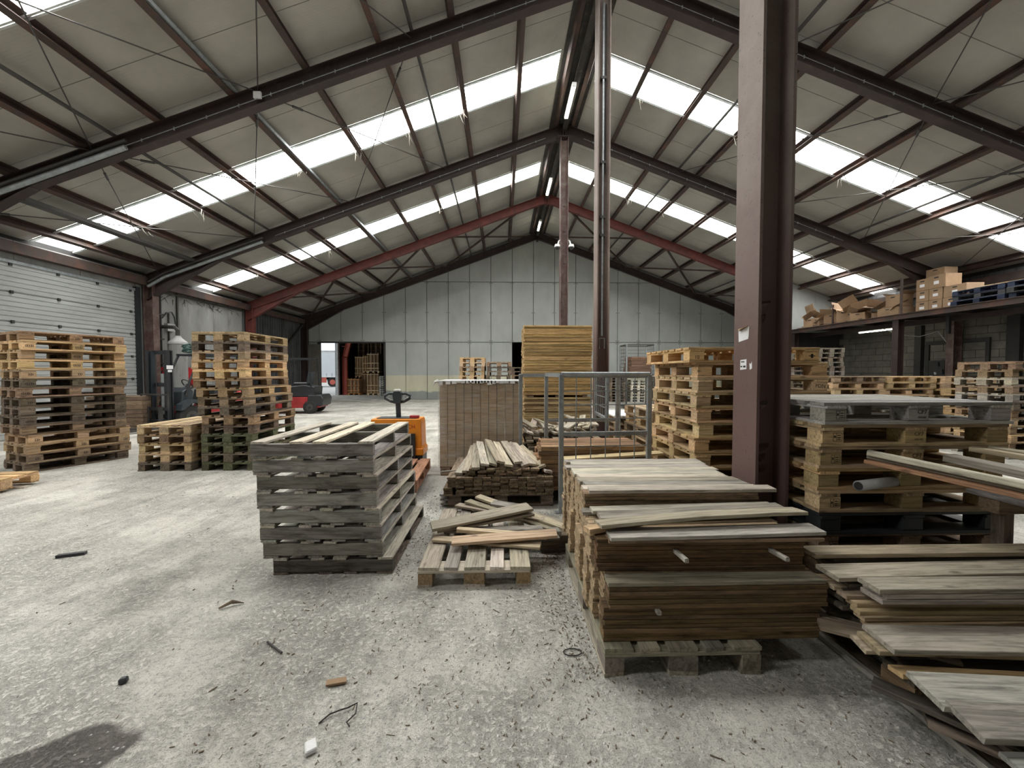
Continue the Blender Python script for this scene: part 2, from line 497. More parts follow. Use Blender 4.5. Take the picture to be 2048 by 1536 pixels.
def plank(label, L, W, T, loc, rot=(0, 0, 0), col=TAN, group=None, var=None, seg=1, bow=0.0, name='plank'):
    if var is None: var = R.choice((1, 2, 3))
    o = obj(name, plank_mesh(L, W, T, var, seg, bow), None, loc, rot, jit(col))
    return tag(o, label, 'plank', group)

def plank_between(label, a, b, W, T, col=TAN, group=None, roll=0.0, seg=1, bow=0.0, name='plank'):
    """a plank whose centre line runs from a to b"""
    a, b = Vector(a), Vector(b); d = b - a
    rz = math.atan2(d.y, d.x); ry = -math.atan2(d.z, math.hypot(d.x, d.y))
    return plank(label, round(d.length, 2), W, T, (a + b) / 2, (roll, ry, rz), col, group, None, seg, bow, name)

def joined_planks(name, boxes, label, cat, col, group=None):
    """many planks out of reach of the eye, one stuff object: boxes of (x0,x1,y0,y1,z0,z1)"""
    mb = MB()
    for b in boxes: mb.box(*b)
    o = obj(name, mb.mesh(name, WOOD), None, color=col)
    tag(o, label, cat, group); o['kind'] = 'stuff'
    return o

# ------------------------------------------------------------------ pallets
def t_euro():
    P = []
    for y, w in ((-.3275, .145), (-.1638, .1), (0, .145), (.1638, .1), (.3275, .145)): P.append(('deck_board', (1.2, w, .022), (0, y, .133), 0))
    for x in (-.5275, 0, .5275):
        P.append(('cross_board', (.8, .145, .022), (x, 0, .111), 1))
        for y, w in ((-.35, .1), (0, .145), (.35, .1)): P.append(('block', (.145, w, .078), (x, y, .061), 0))
    for y, w in ((-.35, .1), (0, .145), (.35, .1)): P.append(('base_board', (1.2, w, .022), (0, y, .011), 0))
    return P, .144
def t_cp(W=1.1, n=7):
    P = []
    e = W / 2 - .07
    for i in range(n): P.append(('deck_board', (1.3, .13, .022), (0, -e + i * 2 * e / (n - 1), .137), 0))
    for x in (-.57, 0, .57):
        P.append(('cross_board', (W, .14, .02), (x, 0, .116), 1))
        for y in (-e, 0, e): P.append(('block', (.145, .13, .084), (x, y, .064), 0))
    for y in (-e, 0, e): P.append(('base_board', (1.3, .14, .022), (0, y, .011), 0))
    for x in (-.58, .58):
        for y in (-e / 2, e / 2): P.append(('base_board', (e - .142, .13, .022), (x, y, .011), 1))
    return P, .148
def t_stringer():
    P = []
    for y in (-.5525, 0.02, .5525): P.append(('stringer', (.9, .045, .092), (0, y, .063), 0))
    for i, (x, w) in enumerate(((-.395, .105), (-.115, .095), (.05, .1), (.395, .11))): P.append(('deck_board', (1.15, w, .018), (x, 0, .118), 1))
    for x, w in ((-.39, .11), (-.06, .1), (.13, .1), (.385, .12)): P.append(('base_board', (1.15, w, .017), (x, 0, .0085), 1))
    return P, .127
TPL = {'euro': t_euro(), 'cp': t_cp(), 'cpj': t_cp(.94, 6), 'stringer': t_stringer()}
_whole = {}
def pallet(kind, label, x, y, z, rz, col, group=None, detail=True, blockcol=None, jitter=0.1, mat=None, cat='pallet', name=None, pc=None):
    P, h = TPL[kind]
    name = name or {'euro': 'euro_pallet', 'cp': 'block_pallet', 'cpj': 'square_pallet', 'stringer': 'stringer_pallet'}[kind]
    base = jit(col, 0.1)
    if not detail:
        if kind not in _whole:
            mb = MB()
            for n, (L, W, T), (px, py, pz), q in P:
                a, b = (W, L) if q else (L, W)
                mb.box(px - a / 2, px + a / 2, py - b / 2, py + b / 2, pz - T / 2, pz + T / 2)
            _whole[kind] = mb.mesh('whole_pallet', WOOD)
        o = obj(name, _whole[kind], None, (x, y, z), (0, 0, rz), base)
        tag(o, label, cat, group)
    else:
        o = thing(name, label, cat, (x, y, z), rz, group)
        for n, (L, W, T), loc, q in P:
            c = jit(pc[n] if pc and n in pc else blockcol if (blockcol and n == 'block') else base, jitter)
            me = plank_mesh(L, W, T, R.choice((1, 2)))
            p = obj(n, me, o, loc, (0, 0, PI / 2 if q else 0), c)
            if mat:
                p.material_slots[0].link = 'OBJECT'; p.material_slots[0].material = M[mat]
    return o

def stack(kind, n, x, y, rz, desc, cols, group, detail=True, jx=0.015, jr=0.012, pick=None, cat='pallet', blockcol=None, shift=None, pc=None):
    """n pallets on the floor, one on the other; label says which from the top"""
    h = TPL[kind][1]; out = []
    for i in range(n):
        c = cols(i) if callable(cols) else R.choice(cols)
        sx, sy = (shift(i) if shift else (0, 0))
        k = n - i
        lab = ('topmost ' if k == 1 else 'bottom ' if i == 0 else ordw(k) + ' from top ') + desc
        out.append(pallet(kind, lab, x + sx + R.uniform(-jx, jx), y + sy + R.uniform(-jx, jx), i * h, rz + R.uniform(-jr, jr), c, group, detail, blockcol, pc=pc(i) if pc else None))
    return out

def text(s, size, parent, loc, rot, mat='ink', name='stamp', align='CENTER'):
    cu = bpy.data.curves.new(name, 'FONT')
    cu.body = s; cu.size = size; cu.align_x = align; cu.align_y = 'CENTER'; cu.extrude = 0.0004
    cu.resolution_u = 2
    tmp = bpy.data.objects.new(name, cu)
    me = bpy.data.meshes.new_from_object(tmp)
    bpy.data.objects.remove(tmp)
    me.materials.clear(); me.materials.append(M[mat])
    return obj(name, me, parent, loc, rot)

# ================================================================== THE BUILDING
struct('floor', MB().box(XL - .3, XR + .3, YF - .3, 36.0, -.12, 0), 'floor')
struct('ground', MB().box(-90, XL - .3, YF - 30, 110, -.14, -.01), 'ground')
struct('ground', MB().box(XL - .3, 60, 36.0, 110, -.14, -.01), 'ground')

# ---- roof: panels, purlins, rods are pieces of the ceiling
ceiling = struct('ceiling')
PITCH = 0.985
STRIPS = [-0.255, 4.67, 9.595, 14.52]  # first strip is out of view, added to brighten the foreground floor
def slope_pts(side, y0, y1, z_off, t, xa, xb, gap=0.006):
    s = -1 if side == 'l' else 1
    x0, x1 = RX + s * xa, RX + s * xb
    return [(x0, y0 + gap, roof_z(x0) + z_off), (x1, y0 + gap, roof_z(x1) + z_off), (x1, y1 - gap, roof_z(x1) + z_off), (x0, y1 - gap, roof_z(x0) + z_off)]
def slab(mb, q, t):
    vs = q + [(a, b, c + t) for a, b, c in q]
    return mb.add(vs, [(0, 1, 2, 3), (7, 6, 5, 4), (0, 4, 5, 1), (1, 5, 6, 2), (2, 6, 7, 3), (3, 7, 4, 0)])
half = RX - XL + 0.25
y = STRIPS[1] - PITCH * 7
k = 0
wcount = 0
while y < 22.15:
    y1 = y + PITCH
    isky = any(abs(y - s) < 0.05 for s in STRIPS)
    for side in 'lr':
        if not isky or (y < 2 and side == 'r'):  # unseen near strip left off the right slope to keep that side darker
            part('roof_panel', slab(MB(), slope_pts(side, y, y1, 0, .08, 0.0, half), .08), 'roof', ceiling)
        else:
            xa = 5.2 if y < 2 else .52      # unseen near strip, shortened so its light comes from low on the left
            part('roof_panel', slab(MB(), slope_pts(side, y, y1, 0, .08, 0.0, xa), .08), 'roof', ceiling)
            wcount += 1
            w = struct('window_%d' % wcount)
            # trapezoidal translucent sheet, ribs running down the slope
            s = -1 if side == 'l' else 1
            mb = MB(); nr = 5; prof = []
            for i in range(nr):
                b0 = y + .02 + (PITCH - .04) * i / nr; wv = (PITCH - .04) / nr
                prof += [(b0, 0), (b0 + wv * .55, 0), (b0 + wv * .68, .035), (b0 + wv * .87, .035)]
            prof.append((y1 - .02, 0))
            xs = [RX + s * xa, RX + s * (half - .15)]
            vs = [(x, yy, roof_z(x) + .05 + dz) for x in xs for yy, dz in prof]
            n = len(prof)
            mb.add(vs, [(i, i + 1, n + i + 1, n + i) for i in range(n - 1)])
            part('translucent_sheet', mb, 'sky', w)
            for yy in (y + .015, y1 - .045):
                for off in (0, .04):
                    a, b = (xs[0], yy + off, roof_z(xs[0]) - .012), (xs[1], yy + off, roof_z(xs[1]) - .012)
                    part('edge_profile', MB().bar(a, b, .028, .03), 'alu', w)
    y = y1
# purlins
PXL = [RX - .34] + [RX - 1.6 - 1.38 * i for i in range(9)]
PXR = [RX + .34] + [RX + 1.6 + 1.38 * i for i in range(9)]
for x in PXL + PXR:
    zc = raf_top(x) + .1
    s = -1 if x < RX else 1
    up = Vector((s * SL, 0, 1)).normalized()
    mb = MB(); mb.bar((x, YF, zc), (x, YB, zc),   .012, .2, up)
    side = Vector((1, 0, -s * SL)).normalized()
    for q in (-1, 1):
        o = up * (q * .094) + side * (-s * .05)
        mb.bar(Vector((x, YF, zc)) + o, Vector((x, YB, zc)) + o, .11, .012, up)
    part('purlin', mb, 'purlin', ceiling)
# ridge sheet and duct
part('ridge_sheet', MB().box(RX - .45, RX + .45, YF, YB, raf_top(RX) + .0, raf_top(RX) + .02), 'ridge', ceiling)
part('ridge_beam', MB().ibeam((RX, YF, raf_top(RX) - .12), (RX, YB, raf_top(RX) - .12), .2, .14), 'ridge', ceiling)
for x in (RX - .22, RX + .26):
    part('ridge_conduit', MB().tube([(x, YF, raf_top(RX) - .05), (x, YB, raf_top(RX) - .05)], .03, 6), 'pipe', ceiling)
# tie tubes along the hall
for x in (-1.72, -7.28, 5.62, 11.18):
    part('tie_tube', MB().tube([(x, YF, raf_top(x) + .03), (x, YB, raf_top(x) + .03)], .035, 8), 'pipe', ceiling)
for x in (-5.03,):
    part('steel_channel', MB().bar((x, YF, raf_top(x) + .05), (x, YB, raf_top(x) + .05), .05, .06), 'galv', ceiling)
# eaves beams
for s, x in ((-1, XL + .12), (1, XR - .12)):
    part('eaves_beam', MB().box(x - .1, x + .1, YF, YB, 4.22, 4.46), 'purlin', ceiling)
# cross bracing rods
PN = [-1.75, -4.65, -7.75, -10.7]
def rod(a, b, r=.011):
    part('brace_rod', MB().tube([a, b], r, 6), 'pipe', ceiling)
    d = (Vector(b) - Vector(a))
    p = Vector(a) + d * .12
    part('turnbuckle', MB().tube([p, p + d.normalized() * .22], r * 2.2, 6), 'pipe', ceiling)
for f0, f1 in ((FR[1], FR[2]), (FR[2], FR[3])):
    for mir in (0, 1):
        for a, b in zip(PN, PN[1:]):
            if mir: a, b = 2 * RX - a, 2 * RX - b
            za, zb = raf_top(a) - .05, raf_top(b) - .05
            rod((a, f0, za), (b, f1, zb)); rod((b, f0, zb), (a, f1, za))
for mir in (0, 1):
    pn = [1.4, -3.1, -7.0, -10.6]
    for a, b in zip(pn, pn[1:]):
        if mir: a, b = 2 * RX - a, 2 * RX - b
        za, zb = raf_top(a) - .03, raf_top(b) - .03
        for p0, p1 in (((a, FR[4], za), (b, FR[5], zb)), ((b, FR[4], zb), (a, FR[5], za))):
            part('brace_angle', MB().bar(p0, p1, .07, .07), 'purlin', ceiling)
# cobwebs hanging where purlins cross the roof lights
for (x, yy) in [(-1.0, 10.25), (-2.4, 10.2), (-3.8, 10.25), (-5.2, 10.2), (-7.9, 10.3), (-9.3, 10.25), (3.6, 10.2), (6.3, 10.3), (9.1, 10.2), (7.7, 10.3), (-2.4, 15), (-6.6, 15), (-9.3, 15.0), (4.9, 15), (6.3, 15), (-8, 5.5)]:
    mb = MB(); zt = raf_top(x) + .05
    for i in range(7):
        p = Vector((x + R.uniform(-.12, .12), yy + R.uniform(-.2, .2), zt))
        q = p + Vector((R.uniform(-.12, .12), R.uniform(-.18, .18), -R.uniform(.05, .3)))
        mb.tube([p, (p + q) / 2 + Vector((0, 0, -.03)), q], [.012, .006, .002], 4)
    o = part('cobweb', mb, 'web', ceiling); o['kind'] = 'stuff'

# ---- portal frames
side_word = {'l': 'roller-door side', 'r': 'mezzanine side'}
FW = {1: 'nearest overhead frame', 2: 'frame at the pipe-clad post', 3: 'frame at the post with cameras', 4: 'red far frame', 5: 'frame against the far gable'}
for i, fy in enumerate(FR):
    red = i >= 4
    mat = 'steelred' if i == 4 else 'steel'
    for side in 'lr':
        s = -1 if side == 'l' else 1
        xe = XL + .12 if side == 'l' else XR - .12
        a = Vector((RX, fy, raf_bot(RX) + .18)); b = Vector((xe, fy, raf_bot(xe) + .18))
        if i == 0:
            part('rafter', MB().ibeam(a, b, .34, .17), mat, ceiling); continue
        t = thing('steel_rafter', 'sloping steel roof beam of the %s, %s' % (FW[i], side_word[side]), 'beam', (0, 0, 0))
        part('beam', MB().ibeam(a, b, .34, .17), mat, t)
        # haunch
        xh = xe - s * 2.2
        z0 = raf_bot(xe); z1 = raf_bot(xh)
        mb = MB()
        mb.prism([(xe, z0 + .02), (xe, z0 - .42), (xh, z1 + .02)], 'y', fy - .008, fy + .008)
        mb.bar((xe, fy, z0 - .42), (xh, fy, z1), .17, .018)
        part('haunch', mb, mat, t)
        mb = MB(); mb.box(RX + s * .02, RX + s * .05, fy - .12, fy + .12, raf_bot(RX) - .12, raf_top(RX))
        part('end_plate', mb, mat, t)
        if i in (2, 3):
            # small cable clipped along the beam
            z = lambda x: raf_bot(x) + .1
            xa, xb = RX + s * .6, RX + s * 9.0
            part('cable', MB().tube([(xa, fy - .1, z(xa)), (xb, fy - .1, z(xb))], .007, 5), 'galv', t)
            for q in range(14):
                x = xa + (xb - xa) * (q + .5) / 14
                part('cable_clip', MB().box(x - .008, x + .008, fy - .105, fy - .085, z(x) - .03, z(x) + .03), 'galv', t)
        if side == 'l' and i == 2: part('junction_box', MB().box(-4.66, -4.52, fy - .13, fy - .09, raf_bot(-4.6) + .1, raf_bot(-4.6) + .22), 'white', t)
        if side == 'l' and i in (2, 3):
            x0, x1 = -10.9, -7.0 if i == 2 else -7.4
            for dz, r in ((.03, .045), (.16, .03)):
                z = lambda x: raf_bot(x) + dz
                part('conduit', MB().tube([(x0, fy - .14, z(x0) - .1), (x0 + .5, fy - .14, z(x0 + .5)), (x1, fy - .14, z(x1))], r, 8), 'pipe' if dz > .1 else 'galv', t)
    # columns on the side walls
    for side in 'lr':
        s = -1 if side == 'l' else 1
        xi = XL + .2 if side == 'l' else XR - .2
        if i in (0,): continue
        zt = raf_bot(xi) + .1
        mb = MB().ibeam((xi - s * -.0, fy, 0), (xi, fy, zt), .3, .22, .012, .018, (1, 0, 0))
        if side == 'l' and i in (2, 3, 4) or side == 'r' and i in (2, 3):
            c = thing('steel_column', {2: 'maroon wall column at the near end of the ', 3: 'maroon wall column just past the ', 4: 'red wall column beside the corrugated sheeting, past the '}[i] + ('white roller door' if side == 'l' else 'mezzanine'), 'column')
            part('shaft', mb, 'steelred' if i == 4 else 'steelcol', c)
            part('base_plate', MB().box(xi - .2, xi + .2, fy - .18, fy + .18, 0, .02), 'steel', c)
        else:
            part('wall_column', mb, 'steel', ceiling)

# central columns below the ridge
def post(i, label):
    fy = FR[i]
    t = thing('steel_column', label, 'column', (RX, fy, 0))
    mb = MB().ibeam((0, 0, 0), (0, 0, raf_bot(RX) - .1), .246, .285, .014, .022, (1, 0, 0))
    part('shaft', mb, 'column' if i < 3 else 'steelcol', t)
    part('base_plate', MB().box(-.2, .2, -.2, .2, 0, .02), 'steel', t)
    part('cap_plate', MB().box(-.2, .2, -.18, .18, raf_bot(RX) - .1, raf_bot(RX) - .07), 'steel', t)
    return t
c1 = post(1, 'near maroon steel H-column with torn stickers, beside the plank stack')
c2 = post(2, 'maroon steel column with grey conduit down it, behind the yellow plank stack')
c3 = post(3, 'slim far maroon steel column carrying two cameras')
# torn stickers on the flange of the near column (facing the open floor)
xf = -.1235
def sticker(name, poly, mat, label): 
    mb = MB().prism(poly, 'x', xf - .0012, xf)
    o = part(name, mb, mat, c1); o['label'] = label; return o
sticker('torn_sticker', [(-.035, 1.78), (.08, 1.765), (.085, 1.86), (.05, 1.85), (-.045, 1.875), (-.04, 1.8)], 'paper', 'torn white paper sticker')
part('curled_corner', MB().add([(xf - .001, -.045, 1.876), (xf - .035, -.02, 1.862), (xf - .02, .06, 1.848), (xf - .001, .085, 1.862), (xf - .003, -.045, 1.878), (xf - .037, -.02, 1.864), (xf - .022, .06, 1.85), (xf - .003, .085, 1.864)],
     [(0, 1, 2, 3), (7, 6, 5, 4), (0, 4, 5, 1), (1, 5, 6, 2), (2, 6, 7, 3), (3, 7, 4, 0)]), 'cardedge', c1)
lab = sticker('label_sticker', [(-.02, 1.555), (.055, 1.55), (.055, 1.625), (-.02, 1.63)], 'paper', 'small white printed label')
for q, (a, b, z0, z1) in enumerate([(.005, .045, 1.607, 1.615), (-.01, .018, 1.568, 1.582), (.03, .05, 1.57, 1.58)]):
    part('print_line', MB().prism([(a, z0), (b, z0), (b, z1), (a, z1)], 'x', xf - .0022, xf - .0012), 'ink', lab)
sticker('sticker_scrap', [(-.085, 1.56), (-.06, 1.55), (-.055, 1.6), (-.07, 1.592), (-.082, 1.612)], 'paper', 'scrap of white sticker')
# peeling dents on the web
for z, w in ((4.6, .16), (2.05, .12), (1.95, .05), (1.3, .1), (.98, .13), (.82, .12), (.9, .08)):
    part('paint_flake', MB().add([(-w / 2, -.008, z), (w / 2, -.008, z + .02), (w / 2 - .03, -.05, z - .01), (-w / 2 + .02, -.035, z - .012), (0, -.008, z - .05)], [(0, 1, 2, 3), (0, 3, 4), (2, 1, 4), (3, 2, 4)]), 'steelcol', c1)
# conduit, hook and box on the second column
part('conduit', MB().tube([(.0, -.06, 2.25), (.0, -.06, 8.6)], .022, 8), 'galv', c2)
part('conduit', MB().tube([(.05, -.03, 5.4), (.05, -.03, 8.6)], .014, 6), 'pipe', c2)
for z in (4.2, 5.6, 4.55, 7.2): part('pipe_clip', MB().box(-.05, .05, -.085, -.005, z - .025, z + .025), 'pipe', c2)
part('pull_handle', MB().tube([(-.05, -.07, 2.0), (-.05, -.07, 2.2), (.05, -.07, 2.2), (.05, -.07, 2.0)], .012, 6), 'galv', c2)
for z in (3.2, 5.0, 6.0, 6.8): part('paint_flake', MB().box(-.03, .05, -.03, -.006, z, z + .012), 'steelcol', c3)
# two dome cameras on the far column
for s, w in ((-1, 'roller-door side'), (1, 'mezzanine side')):
    t = thing('security_camera', 'small white dome camera on the far column, ' + w, 'camera', (RX + s * .17, FR[3] - .1, 5.42), 0, 'dome cameras')
    part('bracket', MB().tube([(-s * .04, 0, .28), (0, 0, .25), (s * .04, -.02, .12)], .025, 8), 'white', t)
    part('dome_body', MB().tube([(s * .05, -.03, .14), (s * .05, -.03, .06)], [.075, .095], 14), 'white', t)
    part('lens_dome', MB().tube([(s * .05, -.03, .06), (s * .05, -.03, .02), (s * .05, -.03, -.02)], [.08, .07, .03], 14), 'black', t, smooth=True)

# ---- far gable wall: separate boards
gable = struct('wall_back')
DX0, DX1, DZ = -10.26, -6.65, 3.24
SX0, SX1 = .57, 1.13
def gtop(x): return roof_z(x) - .03
PW = 1.2
xs = [DX1 + PW * i for i in range(-4, 20)]
def board(x0, x1, z0, z1f, slope):
    g = .014
    if slope:
        pts = [(x0 + g, z0 + g), (x1 - g, z0 + g), (x1 - g, gtop(x1)), ] 
        if x0 < RX < x1: pts.append((RX, gtop(RX)))
        pts.append((x0 + g, gtop(x0)))
    else: pts = [(x0 + g, z0 + g), (x1 - g, z0 + g), (x1 - g, z1f - g), (x0 + g, z1f - g)]
    return part('wall_board', MB().prism(pts, 'y', YB, YB + .06), 'gable', gable)
for x0 in xs:
    x1 = x0 + PW
    a, b = max(x0, XL - .1), min(x1, XR + .1)
    if b - a < .1: continue
    # lower row with door openings
    segs = [(a, b)]
    for h0, h1 in ((DX0, DX1), (SX0, SX1)):
        ns = []
        for p, q in segs:
            if q <= h0 + .01 or p >= h1 - .01: ns.append((p, q)); continue
            if p < h0: ns.append((p, h0))
            if q > h1: ns.append((h1, q))
        segs = ns
    for p, q in segs:
        if q - p > .03: board(p, q, 0, DZ, False)
    m = max(gtop(a), gtop(b))
    lo = min(gtop(a), gtop(b))
    if lo > 6.7:
        board(a, b, DZ, 6.62, False); board(a, b, 6.62, 0, True)
    else: board(a, b, DZ, 0, True)
part('backing', MB().prism([(DX1, 0), (SX0, 0), (SX0, DZ), (SX1, DZ), (SX1, 0), (XR + .1, 0), (XR + .1, gtop(XR)), (RX, gtop(RX)), (XL - .1, gtop(XL)), (XL - .1, 0), (DX0, 0), (DX0, DZ), (DX1, DZ)], 'y', YB + .065, YB + .2), 'dark', gable)
for x in (DX0 - .03, DX1 + .03): part('door_jamb', MB().box(x - .05, x + .05, YB - .03, YB + .2, 0, DZ), 'dark', gable)
part('door_head', MB().box(DX0, DX1, YB - .02, YB + .2, DZ - .05, DZ + .02), 'dark', gable)
part('door_leaf', MB().box(-10.95, DX0 + .12, YB - .14, YB - .08, 0.02, 3.1), 'block', gable)
# scuffs: little bolts along the seam
for x in xs:
    for z in (DZ + .08, DZ - .08, 4.9, 6.55):
        for q in (.07, -.07):
            if XL < x + q < XR and z < gtop(x) - .2 and not (DX0 < x + q < DX1 and z < DZ):
                part('bolt_cap', MB().box(x + q - .018, x + q + .018, YB - .012, YB, z - .018, z + .018), 'dark', gable)

# ---- near gable wall (behind the camera)
struct('wall_front', MB().prism([(XL - .2, 0), (XR + .2, 0), (XR + .2, gtop(XR)), (RX, gtop(RX)), (XL - .2, gtop(XL))], 'y', YF - .25, YF), 'block')

# ---- left wall
wl = struct('wall_left')
def lp(y0, y1, z0, z1, mat='concrete', name='wall_panel', t=.14):
    return part(name, MB().box(XL - t, XL, y0 + .006, y1 - .006, z0, z1 - .006), mat, wl)
ZE = 4.55
DY0, DY1, DT = 7.9, 12.12, 4.02
for y0, y1 in ((YF, .5), (.5, 2.9), (2.9, 5.3), (5.3, DY0)): lp(y0, y1, 0, ZE)
for y0, y1 in ((DY0, 9.2), (9.2, 10.6), (10.6, 12.12)): lp(y0, y1, DT, ZE)
for y0, y1 in ((12.12, 13.7), (13.7, 15.3), (15.3, 16.95)): lp(y0, y1, 0, ZE)
part('backing', MB().box(XL - .3, XL - .15, YF, YB + .2, 0, 4.7), 'dark', wl)
# corrugated bay
mb = MB(); n = 26; y0, y1 = 16.97, YB; prof = []
for i in range(n):
    a = y0 + (y1 - y0) * i / n; w = (y1 - y0) / n
    prof += [(a, 0), (a + w * .45, 0), (a + w * .55, .05), (a + w * .9, .05)]
prof.append((y1, 0))
vs = [(XL - .05 + d, yy, z) for z in (0, ZE) for yy, d in prof]
k = len(prof)
mb.add(vs, [(i, i + 1, k + i + 1, k + i) for i in range(k - 1)])
part('corrugated_sheet', mb, 'corr', wl)
part('diagonal_brace', MB().bar((XL + .12, 17.4, .9), (XL + .12, YB - .2, 4.2), .08, .08), 'dark', wl)
# sectional door
d1 = struct('door_1')
nsec = 6; sh = DT / nsec
for i in range(nsec):
    z0 = i * sh
    pts = []; nr = 6
    for q in range(nr):
        a = z0 + .006 + (sh - .012) * q / nr; w = (sh - .012) / nr
        pts += [(XL + .03, a), (XL + .03, a + w * .12), (XL + .045, a + w * .2), (XL + .045, a + w * .92)]
    pts.append((XL + .03, z0 + sh - .006))
    pts += [(XL - .02, z0 + sh - .006), (XL - .02, z0 + .006)]
    part('door_section', MB().prism(pts, 'y', DY0 + .1, DY1 - .08), 'doorw', d1)
    for q in range(5):
        yy = DY0 + .25 + q * .94
        part('hinge', MB().box(XL + .045, XL + .075, yy - .028, yy + .028, z0 + sh - .035, z0 + sh + .035) if i < nsec - 1 else MB().box(XL + .045, XL + .07, yy - .03, yy + .03, z0 + sh - .08, z0 + sh - .02), 'dark', d1)
for yy in (DY0 + .03, DY1 - .02): part('door_track', MB().box(XL, XL + .12, yy - .06, yy + .06, 0, DT + .1), 'black', d1)
part('lintel_rail', MB().box(XL, XL + .08, DY0, DY1, DT - .02, DT + .05), 'galv', d1)

# ---- right wall of blocks, with the mezzanine before it
wr = struct('wall_right')
part('backing', MB().box(XR + .02, XR + .3, YF, YB + .2, 0, 4.75), 'dark', wr)
bm_ = {}
def blk(L):
    if L not in bm_: bm_[L] = MB().box(-.1, .0, -L / 2 + .006, L / 2 - .006, -.12, .12).mesh('block', M['block'], .006)
    return bm_[L]
for row in range(13):
    off = 0 if row % 2 else .3
    yy = 7.2 + off
    while yy < 16.9:
        o = obj('block', blk(.6), wr, (XR + .1 + R.uniform(-.004, .004), yy, .125 + row * .25))
        yy += .6
part('upper_sheet', MB().box(XR, XR + .03, YF, YB, 3.4, 4.6), 'corr', wr)
part('lower_sheet', MB().box(XR, XR + .03, YF, 6.9, 0, 3.4), 'block', wr)
part('lower_sheet', MB().box(XR, XR + .03, 17.2, YB, 0, 3.4), 'block', wr)
for yy, w in ((13.6, .22), (11.0, .3), (9.6, .2)):
    part('pilaster', MB().box(XR - .14, XR, yy - w / 2, yy + w / 2, 0, 3.2), 'dark', wr)
part('steel_door_frame', MB().box(XR - .06, XR, 11.6, 13.4, 2.5, 2.62).box(XR - .06, XR, 13.3, 13.42, 0, 2.5).box(XR - .06, XR, 11.6, 11.7, 0, 2.5), 'dark', wr)
# cross wall where the mezzanine ends
wp = struct('wall_partition')
for a, b in ((12.3, 13.9), (13.9, XR)):
    part('wall_board', MB().prism([(a + .004, 3.3), (b - .004, 3.3), (b - .004, gtop(b)), (a + .004, gtop(a))], 'y', 17.0, 17.08), 'gable', wp)
part('lower_wall', MB().box(12.3, XR, 17.0, 17.1, 0, 3.3), 'dark', wp)
# mezzanine
mz = thing('mezzanine', 'brown steel storage mezzanine along the block wall, loaded with cartons and pallets', 'mezzanine')
MX, MZ0, MZ1 = 12.85, 3.25, 3.42
part('edge_beam', MB().ibeam((MX, 3.0, (MZ0 + MZ1) / 2), (MX, 17.0, (MZ0 + MZ1) / 2), .17, .1), 'purlin', mz)
part('deck', MB().box(MX, XR, 3.0, 17.0, MZ1 - .04, MZ1), 'dark', mz)
for yy in [3.5 + 1.5 * i for i in range(9)]:
    part('joist', MB().box(MX + .05, XR, yy - .04, yy + .04, MZ0, MZ1 - .04), 'steel', mz)
for yy in (16.9, FR[3], FR[2], 3.1):
    part('post', MB().ibeam((MX + .1, yy, 0), (MX + .1, yy, MZ0), .2, .2, .012, .015, (1, 0, 0)), 'steel', mz)
part('side_beam', MB().box(MX + .8, MX + .9, 3, 17, MZ0 - .16, MZ0), 'steel', mz)
for yy in (14.9, 12.3): part('guard_post', MB().bar((MX + .05, yy, MZ1), (MX + .05, yy, MZ1 + (.75 if yy > 14 else 1.15)), .05, .05), 'purlin', mz)
part('hanger', MB().box(MX + .6, MX + .68, 11.4, 11.48, MZ0 - .55, MZ0), 'dark', mz)

# ---- lamps
def batten(label, p0, p1, tubes=2, w=.11):
    t = thing('fluorescent_light', label, 'light', p0, 0, 'fluorescent lights')
    d = Vector(p1) - Vector(p0)
    part('housing', MB().box(-w / 2, w / 2, 0, d.y, .02, .07), 'white', t)
    for q in range(tubes):
        x = 0 if tubes == 1 else (-.032 + .064 * q)
        part('tube', MB().tube([(x, .03, -.005), (x, d.y - .03, -.005)], .019, 10), 'tube', t)
    for yy in (.0, d.y): part('end_cap', MB().box(-w / 2, w / 2, yy - .015, yy + .015, -.03, .07), 'white', t)
    for yy in (.15, d.y - .15): part('hanger_wire', MB().tube([(0, yy, .07), (0, yy, .3)], .005, 4), 'pipe', t)
    return t
batten('nearest twin-tube light hanging under the roof ridge', (1.88, 10.3, 9.03), (1.88, 11.6, 9.03))
batten('middle twin-tube light hanging under the roof ridge', (1.88, 15.2, 9.0), (1.88, 16.5, 9.0))
batten('farthest twin-tube light hanging under the roof ridge', (1.88, 19.3, 9.0), (1.88, 20.6, 9.0))
batten('single lit tube below the mezzanine deck', (13.75, 13.15, 3.06), (13.75, 14.65, 3.06), 1, .09)

# ---- cable tray under the roof, left
t = thing('cable_tray', 'dark perforated cable tray running under the roof above the roller door', 'cable tray')
x = -9.55; z = raf_top(x) - .04
part('tray_base', MB().box(x - .11, x + .11, 8.0, 12.3, z - .13, z - .115), 'pipe', t)
for q in (-.11, .11): part('tray_side', MB().box(x + q - .006, x + q + .006, 8.0, 12.3, z - .13, z - .05), 'pipe', t)
for i in range(24): part('rung', MB().box(x - .1, x + .1, 8.05 + i * .18, 8.12 + i * .18, z - .115, z - .06), 'steel', t)

# ================================================================== LARGE OBJECTS
def front_mark(p, name_part, idx, s, size, face='-y', dz=0.0):
    """ink lettering on the camera-facing end of a block of pallet p"""
    bl = [c for c in p.children if c.name.split('.')[0] == name_part]
    b = bl[idx]
    d = b.data
    wy = max(v.co.y for v in d.vertices)
    text(s, size, b, (0, -wy - .0005, dz), (PI / 2, 0, 0))
    return b

